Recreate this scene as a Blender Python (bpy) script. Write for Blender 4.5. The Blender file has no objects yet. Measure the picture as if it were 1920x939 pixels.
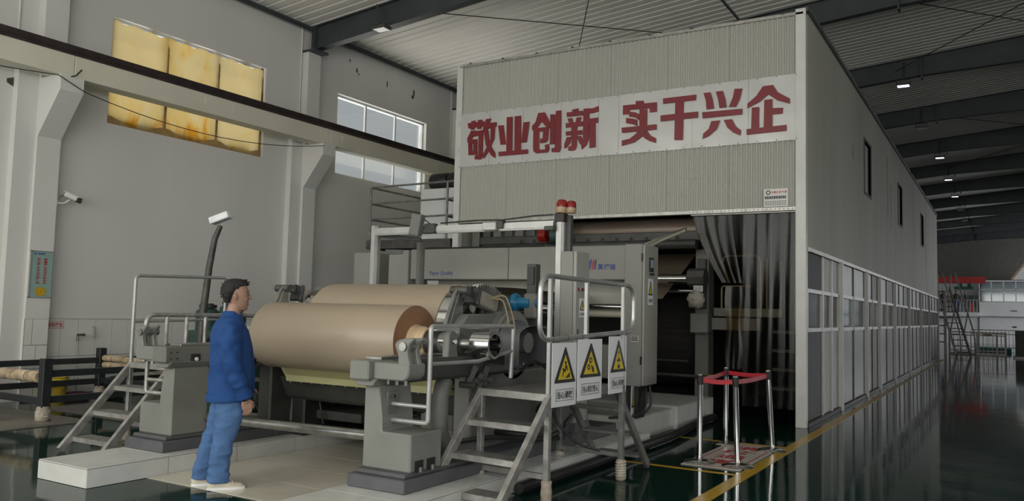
import bpy, bmesh, math, random
from mathutils import Vector, Matrix, Quaternion

random.seed(7)
scene = bpy.context.scene
COL = scene.collection

# ---------------------------------------------------------------- camera
cam_data = bpy.data.cameras.new('camera')
cam_data.sensor_width = 36.0
cam_data.lens = 28.824
cam_data.clip_end = 300
cam = bpy.data.objects.new('camera', cam_data)
COL.objects.link(cam)
yaw, pitch, roll = .541438, .0737535, .0255373
fw = Vector((-math.sin(yaw)*math.cos(pitch), math.cos(yaw)*math.cos(pitch), math.sin(pitch)))
rt = Vector((math.cos(yaw), math.sin(yaw), 0))
up = rt.cross(fw)
rt2 = math.cos(roll)*rt + math.sin(roll)*up
up2 = -math.sin(roll)*rt + math.cos(roll)*up
cam.matrix_world = Matrix(((rt2.x, up2.x, -fw.x, 0), (rt2.y, up2.y, -fw.y, 0), (rt2.z, up2.z, -fw.z, 1.6), (0, 0, 0, 1)))
scene.camera = cam

# ---------------------------------------------------------------- world, sun, daylight, exposure
world = bpy.data.worlds.new('overcast_sky')
world.use_nodes = True
bg = world.node_tree.nodes['Background']
bg.inputs['Color'].default_value = (0.93, 0.98, 1.0, 1)
bg.inputs['Strength'].default_value = 0.46
scene.world = world

sun_data = bpy.data.lights.new('sun', 'SUN')
sun_data.energy = 1.2
sun_data.color = (1.0, 0.9, 0.72)
sun_data.angle = math.radians(4)
sun = bpy.data.objects.new('sun', sun_data)
sun.rotation_euler = (0, math.radians(-26), math.radians(8))
COL.objects.link(sun)

def daylight(name, loc, rot, sx, sy, power, color=(0.97, 0.98, 1.0)):
    d = bpy.data.lights.new(name, 'AREA')
    d.shape = 'RECTANGLE'; d.size = sx; d.size_y = sy
    d.energy = power; d.color = color
    o = bpy.data.objects.new(name, d); o.location = loc; o.rotation_euler = rot
    COL.objects.link(o)
    return o
# the tall glazed end wall behind the photographer, then a right-wall fill
daylight('end_wall_daylight', (-3.0, -4.3, 3.7), (math.radians(94), 0, 0), 20, 5.4, 1300, (1.0, .99, .92))
daylight('right_wall_fill', (16.3, 4.0, 4.0), (math.radians(90), 0, math.radians(90)), 14, 4.0, 520)  # unseen area light added to brighten the hood's right side
# unseen upward light, added in place of a sunlit yard, brightens the roof lining
daylight('yard_bounce_fill', (-22.5, 18.0, .3), (math.radians(180), 0, 0), 16, 50, 12500, (1.0, .95, .86))
daylight('far_right_fill', (16.3, 64.0, 4.0), (math.radians(62), 0, math.radians(90)), 22, 4.0, 2500)  # unseen area light added to brighten the far office front

scene.view_settings.view_transform = 'Standard'
scene.view_settings.look = 'None'
scene.view_settings.gamma = 1.0
scene.view_settings.use_curve_mapping = False
scene.view_settings.exposure = 0.0

# ---------------------------------------------------------------- materials
MAT = {}
def mat(name, col, rough=.5, metal=0., var=.12, scale=3., bump=0., bscale=40., spec=.5, stretch=None, trans=0., coat=0.):
    m = bpy.data.materials.new(name); m.use_nodes = True
    nt = m.node_tree; N = nt.nodes; L = nt.links
    b = N['Principled BSDF']
    b.inputs['Roughness'].default_value = rough
    b.inputs['Metallic'].default_value = metal
    b.inputs['Specular IOR Level'].default_value = spec
    if coat: b.inputs['Coat Weight'].default_value = coat
    tc = N.new('ShaderNodeTexCoord')
    src = tc.outputs['Object']
    if stretch:
        mp = N.new('ShaderNodeMapping'); mp.inputs['Scale'].default_value = stretch
        L.new(src, mp.inputs['Vector']); src = mp.outputs['Vector']
    no = N.new('ShaderNodeTexNoise'); no.inputs['Scale'].default_value = scale; no.inputs['Detail'].default_value = 5
    L.new(src, no.inputs['Vector'])
    cr = N.new('ShaderNodeValToRGB')
    d = [max(0, c*(1-var)) for c in col]; h = [min(1, c*(1+var)) for c in col]
    cr.color_ramp.elements[0].position = .3; cr.color_ramp.elements[0].color = (*d, 1)
    cr.color_ramp.elements[1].position = .7; cr.color_ramp.elements[1].color = (*h, 1)
    L.new(no.outputs['Fac'], cr.inputs['Fac']); L.new(cr.outputs['Color'], b.inputs['Base Color'])
    if bump:
        n2 = N.new('ShaderNodeTexNoise'); n2.inputs['Scale'].default_value = bscale; n2.inputs['Detail'].default_value = 3
        L.new(src, n2.inputs['Vector'])
        bp = N.new('ShaderNodeBump'); bp.inputs['Strength'].default_value = bump; bp.inputs['Distance'].default_value = .02
        L.new(n2.outputs['Fac'], bp.inputs['Height']); L.new(bp.outputs['Normal'], b.inputs['Normal'])
    MAT[name] = m
    return m

def emis(name, col, s):
    m = bpy.data.materials.new(name); m.use_nodes = True
    b = m.node_tree.nodes['Principled BSDF']
    b.inputs['Base Color'].default_value = (*col, 1)
    b.inputs['Emission Color'].default_value = (*col, 1); b.inputs['Emission Strength'].default_value = s
    MAT[name] = m
    return m

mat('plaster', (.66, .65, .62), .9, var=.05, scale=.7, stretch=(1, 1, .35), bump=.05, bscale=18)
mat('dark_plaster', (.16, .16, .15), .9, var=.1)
mat('film_shade_stain', (.34, .22, .09), .8, var=.3, scale=6)  # brown for the painted scallop shadow and the mullion stains
mat('wall_tile', (.70, .70, .67), .28, var=.04, scale=2)
mat('grout', (.10, .095, .085), .9)
mat('white_tile', (.60, .60, .57), .25, var=.06, scale=5)
mat('beige_tile', (.64, .60, .50), .14, var=.06, scale=2)
mat('ceiling_sheet', (.86, .84, .79), .55, var=.05, scale=.6, stretch=(.2, 3, 1))
mat('beam_paint', (.042, .050, .054), .55, var=.2, scale=2)
mat('crane_paint', (.66, .64, .52), .6, var=.06, scale=1.2)
mat('rail_steel', (.045, .033, .032), .55, metal=.3, var=.3, scale=6)
mat('window_frame', (.62, .64, .66), .4)
mat('hood_sheet', (.42, .415, .37), .5, var=.05, scale=.5, stretch=(1, 1, .5))
mat('hood_side', (.40, .39, .33), .6, var=.1, scale=.5, stretch=(1, 2, .3))
mat('post_white', (.52, .52, .50), .4, var=.06)
mat('hood_post', (.60, .60, .57), .4, var=.06)
mat('trim_steel', (.42, .41, .38), .4, metal=.5, var=.2, scale=8)
mat('banner_sheet', (.56, .555, .54), .30, metal=.25, var=.07, scale=1.3, bump=.12, bscale=2.2)
mat('banner_red', (.19, .012, .018), .4, var=.12, scale=4)
mat('sticker_white', (.68, .66, .63), .5, var=.05)
mat('print_dark', (.035, .03, .035), .6, var=.05)
mat('print_blue', (.02, .04, .22), .5, var=.05)
mat('print_red', (.42, .02, .025), .5, var=.05)
mat('stainless', (.46, .46, .45), .32, metal=.7, var=.12, scale=6, bump=.05, bscale=8)
mat('panel_sheet', (.085, .085, .08), .34, metal=.35, var=.2, scale=2.5, bump=.35, bscale=3.2)
mat('panel_dull', (.055, .055, .056), .6, metal=0., var=.1)
mat('panel_cream', (.40, .40, .35), .5, var=.06)
mat('aluminium', (.40, .40, .39), .42, metal=.5, var=.1, scale=6)
mat('dark_glass', (.010, .012, .012), .12, var=.2, spec=.12)
mat('blue_glass', (.10, .17, .20), .08, var=.3, spec=.7)
mat('paper', (.345, .28, .205), .36, var=.02, scale=1.5, spec=.5)
mat('paper_end', (.27, .14, .07), .75, var=.18, scale=26, stretch=(1, 1, 1))
mat('paper_core', (.55, .40, .25), .6, var=.15, scale=12)
mat('chrome', (.62, .62, .61), .12, metal=1., var=.06)
mat('brushed', (.33, .33, .315), .30, metal=.85, var=.2, scale=9)
mat('machine_grey', (.15, .15, .138), .5, var=.07, scale=3.5)
mat('machine_green', (.195, .198, .18), .45, var=.08, scale=3.5)
mat('machine_dark', (.050, .050, .046), .5, var=.25, scale=4, metal=.2)
mat('machine_black', (.018, .018, .018), .5, var=.3, scale=4)
mat('base_grey', (.085, .088, .095), .5, var=.15, scale=4)
mat('cast_iron', (.085, .083, .078), .5, metal=.4, var=.3, scale=7)
mat('blue_plastic', (.015, .14, .27), .3, var=.06)
mat('cabinet', (.245, .245, .225), .6, var=.04, scale=2)
mat('cabinet_side', (.30, .295, .265), .45, var=.04, scale=2)
mat('tray_yellow', (.42, .40, .21), .5, var=.08)
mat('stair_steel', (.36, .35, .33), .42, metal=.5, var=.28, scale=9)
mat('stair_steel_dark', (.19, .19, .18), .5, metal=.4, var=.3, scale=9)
mat('tread_plate', (.28, .27, .25), .38, metal=.6, var=.3, scale=14, bump=.3, bscale=60)
mat('sign_white', (.72, .72, .73), .45, var=.02)
mat('sign_yellow', (.62, .46, .015), .45, var=.04)
mat('sign_black', (.014, .014, .018), .5, var=.05)
mat('wrap_cloth', (.34, .29, .23), .9, var=.25, scale=20, bump=.3, bscale=60)
mat('wrap_string', (.55, .50, .44), .9, var=.15, scale=20)
mat('belt_red', (.42, .010, .022), .5, var=.06)
mat('rubber', (.012, .012, .012), .6)
mat('floor_yellow', (.48, .29, .012), .28, var=.1, scale=8)
mat('mat_white', (.52, .49, .45), .4, var=.06)
mat('beacon_red', (.22, .014, .010), .2, var=.1)
mat('beacon_cream', (.36, .26, .16), .4)
mat('poster_green', (.26, .40, .37), .4, var=.06, scale=2)
mat('poster_gold', (.52, .33, .03), .4, var=.2, scale=14)
mat('rack_steel', (.022, .025, .028), .45, var=.25, scale=6)
mat('bamboo', (.40, .31, .20), .75, var=.45, scale=9, stretch=(1, .4, 1))
mat('floor_plate', (.15, .14, .125), .5, metal=.3, var=.15, scale=3)
mat('bucket_yellow', (.42, .30, .03), .5)
mat('purple_cloth', (.10, .03, .06), .9)
mat('motor_green', (.025, .06, .05), .45, var=.25, scale=8)
mat('crane_red', (.40, .035, .03), .5, var=.06)
mat('crane_green', (.02, .07, .055), .5)
mat('far_white', (.74, .75, .76), .6, var=.03)
mat('far_metal', (.30, .29, .28), .45, metal=.4, var=.2)
mat('far_teal', (.04, .20, .18), .6)
mat('exit_green', (.01, .09, .05), .5)
mat('jacket_blue', (.006, .050, .19), .85, var=.12, scale=7, bump=.12, bscale=22)
mat('trouser_blue', (.065, .14, .30), .9, var=.14, scale=5, bump=.15, bscale=16)
mat('skin', (.33, .195, .135), .55, var=.06, scale=12)
mat('hair', (.010, .009, .009), .6, var=.3, scale=60, bump=.5, bscale=140)
mat('shoe_cream', (.52, .47, .38), .7, var=.12, scale=20)
mat('shoe_sole', (.30, .22, .15), .7)
mat('eye_dark', (.012, .01, .01), .3)
mat('lip', (.33, .14, .11), .5)
mat('felt', (.022, .020, .019), .75, var=.4, scale=3, stretch=(.3, 1, 6))
mat('roller_brown', (.24, .185, .145), .4, metal=.2, var=.15, scale=4, stretch=(.3, 1, 4))
mat('canvas', (.30, .28, .235), .8, var=.12, scale=8)
mat('lens_white', (.78, .80, .82), .3)
mat('brass_tube', (.20, .165, .10), .4, metal=.4)
mat('twine', (.27, .22, .12), .7)
emis('lamp_lit', (.72, .76, 1.0), 3.2)
emis('screen_grey', (.12, .15, .19), .35)

# dark green epoxy floor
m = mat('epoxy_floor', (.005, .024, .017), .10, var=.25, scale=.5, spec=.14)
nt = m.node_tree; N = nt.nodes; L = nt.links; b = N['Principled BSDF']
tc = N.new('ShaderNodeTexCoord')
n1 = N.new('ShaderNodeTexNoise'); n1.inputs['Scale'].default_value = 1.1; n1.inputs['Detail'].default_value = 6
L.new(tc.outputs['Object'], n1.inputs['Vector'])
mr = N.new('ShaderNodeMapRange'); mr.inputs['To Min'].default_value = .03; mr.inputs['To Max'].default_value = .11
L.new(n1.outputs['Fac'], mr.inputs['Value']); L.new(mr.outputs['Result'], b.inputs['Roughness'])
n2 = N.new('ShaderNodeTexNoise'); n2.inputs['Scale'].default_value = 3.0; n2.inputs['Detail'].default_value = 2
L.new(tc.outputs['Object'], n2.inputs['Vector'])
bp = N.new('ShaderNodeBump'); bp.inputs['Strength'].default_value = .05; bp.inputs['Distance'].default_value = .02
L.new(n2.outputs['Fac'], bp.inputs['Height']); L.new(bp.outputs['Normal'], b.inputs['Normal'])

# yellowed translucent window covering
def curtain_mat():
    m = bpy.data.materials.new('yellowed_film'); m.use_nodes = True
    nt = m.node_tree; N = nt.nodes; L = nt.links
    N.remove(N['Principled BSDF'])
    out = N['Material Output']
    tc = N.new('ShaderNodeTexCoord')
    mp = N.new('ShaderNodeMapping'); mp.inputs['Scale'].default_value = (1, 1.2, .8); L.new(tc.outputs['Object'], mp.inputs['Vector'])
    no = N.new('ShaderNodeTexNoise'); no.inputs['Scale'].default_value = 1.6; no.inputs['Detail'].default_value = 7; no.inputs['Distortion'].default_value = .8
    L.new(mp.outputs['Vector'], no.inputs['Vector'])
    cr = N.new('ShaderNodeValToRGB')
    e = cr.color_ramp.elements
    e[0].position = .30; e[0].color = (.33, .15, .015, 1)
    e[1].position = .56; e[1].color = (.37, .30, .155, 1)
    x = e.new(.40); x.color = (.37, .27, .10, 1)
    sp = N.new('ShaderNodeSeparateXYZ'); L.new(tc.outputs['Object'], sp.inputs[0])
    mz_ = N.new('ShaderNodeMapRange'); mz_.inputs['From Min'].default_value = 4.7; mz_.inputs['From Max'].default_value = 5.5; mz_.inputs['To Min'].default_value = -.09; mz_.inputs['To Max'].default_value = .05
    L.new(sp.outputs['Z'], mz_.inputs['Value'])
    ad = N.new('ShaderNodeMath'); L.new(no.outputs['Fac'], ad.inputs[0]); L.new(mz_.outputs['Result'], ad.inputs[1])
    L.new(ad.outputs[0], cr.inputs['Fac'])
    tr = N.new('ShaderNodeBsdfTranslucent'); di = N.new('ShaderNodeBsdfDiffuse')
    L.new(cr.outputs['Color'], tr.inputs['Color']); L.new(cr.outputs['Color'], di.inputs['Color'])
    mx = N.new('ShaderNodeMixShader'); mx.inputs['Fac'].default_value = .85
    L.new(di.outputs[0], mx.inputs[1]); L.new(tr.outputs[0], mx.inputs[2]); L.new(mx.outputs[0], out.inputs['Surface'])
    MAT['film'] = m
curtain_mat()

def clear_mat(name, tint, fac, rough=.05):
    m = bpy.data.materials.new(name); m.use_nodes = True
    nt = m.node_tree; N = nt.nodes; L = nt.links
    N.remove(N['Principled BSDF'])
    tr = N.new('ShaderNodeBsdfTransparent'); tr.inputs['Color'].default_value = (*tint, 1)
    gl = N.new('ShaderNodeBsdfGlossy'); gl.inputs['Roughness'].default_value = rough; gl.inputs['Color'].default_value = (.9, .9, .9, 1)
    mx = N.new('ShaderNodeMixShader')
    lw = N.new('ShaderNodeLayerWeight'); lw.inputs['Blend'].default_value = .35
    ma = N.new('ShaderNodeMath'); ma.operation = 'MULTIPLY_ADD'; ma.inputs[1].default_value = .2; ma.inputs[2].default_value = fac
    L.new(lw.outputs['Fresnel'], ma.inputs[0]); L.new(ma.outputs[0], mx.inputs['Fac'])
    L.new(tr.outputs[0], mx.inputs[1]); L.new(gl.outputs[0], mx.inputs[2]); L.new(mx.outputs[0], N['Material Output'].inputs['Surface'])
    MAT[name] = m
clear_mat('window_glass', (.97, .98, .98), .02)
clear_mat('pvc_strip', (.66, .63, .55), .015, .2)
clear_mat('pvc_aged', (.50, .40, .20), .02, .25)
clear_mat('office_glass', (.75, .80, .82), .06)

# ---------------------------------------------------------------- mesh helpers
ORG = {}
class MB:
    def __init__(s): s.v = []; s.f = []
    def add(s, vs, fs):
        o = len(s.v); s.v += [tuple(v) for v in vs]; s.f += [tuple(i+o for i in f) for f in fs]; return s
    def box(s, x0, x1, y0, y1, z0, z1):
        return s.add([(x0,y0,z0),(x1,y0,z0),(x1,y1,z0),(x0,y1,z0),(x0,y0,z1),(x1,y0,z1),(x1,y1,z1),(x0,y1,z1)],
                     [(0,3,2,1),(4,5,6,7),(0,1,5,4),(1,2,6,5),(2,3,7,6),(3,0,4,7)])
    def bar(s, p, q, w, h, upv=(0, 0, 1)):
        """rectangular bar from p to q; w sideways, h along upv"""
        p, q = Vector(p), Vector(q); d = (q-p).normalized(); u = Vector(upv)
        sd = d.cross(u)
        if sd.length < 1e-4: sd = d.cross(Vector((1, 0, 0)))
        sd.normalize(); u = sd.cross(d).normalized()
        vs = []
        for c in (p, q):
            for a, b_ in ((-1,-1),(1,-1),(1,1),(-1,1)): vs.append(c + sd*(a*w/2) + u*(b_*h/2))
        return s.add(vs, [(0,1,2,3),(7,6,5,4),(0,4,5,1),(1,5,6,2),(2,6,7,3),(3,7,4,0)])
    def cyl(s, p, q, r, n=16, r2=None, caps=True):
        p, q = Vector(p), Vector(q); r2 = r if r2 is None else r2
        d = (q-p).normalized(); a = d.orthogonal().normalized(); b_ = d.cross(a)
        vs = []
        for c, rr in ((p, r), (q, r2)):
            for k in range(n):
                t = 2*math.pi*k/n; vs.append(c + a*(rr*math.cos(t)) + b_*(rr*math.sin(t)))
        fs = [(k, (k+1) % n, n+(k+1) % n, n+k) for k in range(n)]
        if caps: fs += [tuple(range(n-1, -1, -1)), tuple(range(n, 2*n))]
        return s.add(vs, fs)
    def lathe(s, prof, o, d, n=32):
        """prof: (radius, distance along d) closed at both ends when radius is 0"""
        o, d = Vector(o), Vector(d).normalized(); a = d.orthogonal().normalized(); b_ = d.cross(a)
        vs = []; fs = []
        for r, t in prof:
            for k in range(n):
                an = 2*math.pi*k/n; vs.append(o + d*t + a*(r*math.cos(an)) + b_*(r*math.sin(an)))
        for i in range(len(prof)-1):
            for k in range(n):
                fs.append((i*n+k, i*n+(k+1) % n, (i+1)*n+(k+1) % n, (i+1)*n+k))
        return s.add(vs, fs)
    def tube(s, pts, r, n=10, caps=True):
        pts = [Vector(p) for p in pts]; m_ = len(pts)
        rs = r if isinstance(r, (list, tuple)) else [r]*m_
        tg = []
        for i in range(m_):
            a = pts[max(0, i-1)]; b_ = pts[min(m_-1, i+1)]; tg.append((b_-a).normalized())
        nx = tg[0].orthogonal().normalized(); vs = []
        for i in range(m_):
            if i: nx = tg[i-1].rotation_difference(tg[i]) @ nx
            nx = (nx - tg[i]*nx.dot(tg[i])).normalized(); by = tg[i].cross(nx)
            for k in range(n):
                t = 2*math.pi*k/n; vs.append(pts[i] + nx*(rs[i]*math.cos(t)) + by*(rs[i]*math.sin(t)))
        fs = [(i*n+k, i*n+(k+1) % n, (i+1)*n+(k+1) % n, (i+1)*n+k) for i in range(m_-1) for k in range(n)]
        if caps: fs += [tuple(range(n-1, -1, -1)), tuple(range((m_-1)*n, m_*n))]
        return s.add(vs, fs)
    def prism(s, poly, axis, a0, a1):
        """poly in the other two axes (in xyz order), extruded along axis from a0 to a1"""
        n = len(poly); vs = []
        for a in (a0, a1):
            for u, w in poly:
                vs.append({'x': (a, u, w), 'y': (u, a, w), 'z': (u, w, a)}[axis])
        fs = [(k, (k+1) % n, n+(k+1) % n, n+k) for k in range(n)] + [tuple(range(n-1, -1, -1)), tuple(range(n, 2*n))]
        return s.add(vs, fs)
    def ell(s, c, rx, ry, rz, nu=16, nv=10):
        vs = []; fs = []
        for i in range(nv+1):
            ph = math.pi*i/nv
            for k in range(nu):
                t = 2*math.pi*k/nu; vs.append((c[0]+rx*math.sin(ph)*math.cos(t), c[1]+ry*math.sin(ph)*math.sin(t), c[2]+rz*math.cos(ph)))
        for i in range(nv):
            for k in range(nu): fs.append((i*nu+k, (i+1)*nu+k, (i+1)*nu+(k+1) % nu, i*nu+(k+1) % nu))
        return s.add(vs, fs)
    def loft(s, rings, caps=True):
        n = len(rings[0]); vs = [p for r in rings for p in r]
        fs = [(i*n+k, i*n+(k+1) % n, (i+1)*n+(k+1) % n, (i+1)*n+k) for i in range(len(rings)-1) for k in range(n)]
        if caps: fs += [tuple(range(n-1, -1, -1)), tuple(range((len(rings)-1)*n, len(rings)*n))]
        return s.add(vs, fs)
    def mesh(s, name, org=(0, 0, 0), bevel=0., seg=1, ang=35, remesh=0., smooth=True):
        me = bpy.data.meshes.new(name)
        o = Vector(org)
        me.from_pydata([Vector(v)-o for v in s.v], [], s.f)
        bm = bmesh.new(); bm.from_mesh(me)
        bmesh.ops.remove_doubles(bm, verts=bm.verts, dist=1e-6)
        bmesh.ops.recalc_face_normals(bm, faces=bm.faces)
        if bevel:
            es = [e for e in bm.edges if len(e.link_faces) == 2 and e.calc_face_angle(0) > .5]
            bmesh.ops.bevel(bm, geom=es, offset=bevel, segments=seg, profile=.5, affect='EDGES', clamp_overlap=True)
        bm.to_mesh(me); bm.free()
        if smooth and len(me.polygons):
            me.polygons.foreach_set('use_smooth', [True]*len(me.polygons))
            me.set_sharp_from_angle(angle=math.radians(ang))
        return me
    def build(s, name, m_, parent=None, bevel=0., **kw):
        org = ORG.get(parent.name, (0, 0, 0)) if parent else (0, 0, 0)
        me = s.mesh(name, org, bevel, **kw)
        return link(name, me, m_, parent)
def link(name, me, m_, parent=None):
    o = bpy.data.objects.new(name, me)
    if m_ and not len(me.materials): me.materials.append(MAT[m_])
    COL.objects.link(o)
    if parent:
        o.parent = parent; ORG[o.name] = ORG.get(parent.name, (0, 0, 0))
    return o
def tag(o, label, cat, group=None):
    o['label'] = label; o['category'] = cat
    if group: o['group'] = group
    return o
def thing(name, label, cat, loc=(0, 0, 0), rotz=0., group=None, local=False):
    o = bpy.data.objects.new(name, None); COL.objects.link(o)
    o.empty_display_size = .1
    o.location = loc; o.rotation_euler = (0, 0, rotz)
    ORG[o.name] = (0, 0, 0) if local else tuple(loc)
    return tag(o, label, cat, group)
def struct(o):
    o['kind'] = 'structure'; return o
def B(*a): return MB().box(*a)
def copy_tree(o, parent=None):
    c = o.copy(); COL.objects.link(c)
    if parent: c.parent = parent
    for ch in list(o.children): copy_tree(ch, c)
    return c
def arc(c, r, a0, a1, n, plane='yz', x=0.):
    """points on an arc; angles in degrees, plane yz/xz/xy with the third coordinate x"""
    out = []
    for k in range(n+1):
        t = math.radians(a0+(a1-a0)*k/n); u, w = c[0]+r*math.cos(t), c[1]+r*math.sin(t)
        out.append({'yz': (x, u, w), 'xz': (u, x, w), 'xy': (u, w, x)}[plane])
    return out
def fillet(pts, r, n=5):
    """round the inner corners of a polyline"""
    pts = [Vector(p) for p in pts]; out = [pts[0]]
    for i in range(1, len(pts)-1):
        p = pts[i]; a = (pts[i-1]-p); b_ = (pts[i+1]-p)
        d = min(r, a.length*.49, b_.length*.49)
        p0 = p+a.normalized()*d; p1 = p+b_.normalized()*d
        for k in range(n+1):
            t = k/n; out.append(p0*(1-t)**2 + p*2*t*(1-t) + p1*t*t)
    out.append(pts[-1]); return out
def text(name, body, origin, u, v, w, h, m_, parent, bold=0., depth=.002, keep=True, spacing=1.):
    """flat lettering filling w x h (centre at origin, u = reading direction, v = up)"""
    cu = bpy.data.curves.new('lettering', 'FONT'); cu.body = body; cu.size = 1; cu.offset = bold; cu.resolution_u = 2
    cu.space_character = spacing
    ob = bpy.data.objects.new('lettering', cu); COL.objects.link(ob)
    dg = bpy.context.evaluated_depsgraph_get()
    tm = bpy.data.meshes.new_from_object(ob.evaluated_get(dg))
    bpy.data.objects.remove(ob); bpy.data.curves.remove(cu)
    xs = [q.co.x for q in tm.vertices]; ys = [q.co.y for q in tm.vertices]
    x0, x1, y0, y1 = min(xs), max(xs), min(ys), max(ys)
    u, v, o = Vector(u).normalized(), Vector(v).normalized(), Vector(origin); nn = u.cross(v)
    sx, sy = w/(x1-x0), h/(y1-y0)
    if keep: sx = sy = min(sx, sy)
    org = Vector(ORG.get(parent.name, (0, 0, 0))) if parent else Vector()
    for q in tm.vertices:
        q.co = o - org + u*((q.co.x-(x0+x1)/2)*sx) + v*((q.co.y-(y0+y1)/2)*sy) + nn*depth
    tm.materials.clear()
    return link(name, tm, m_, parent)
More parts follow.
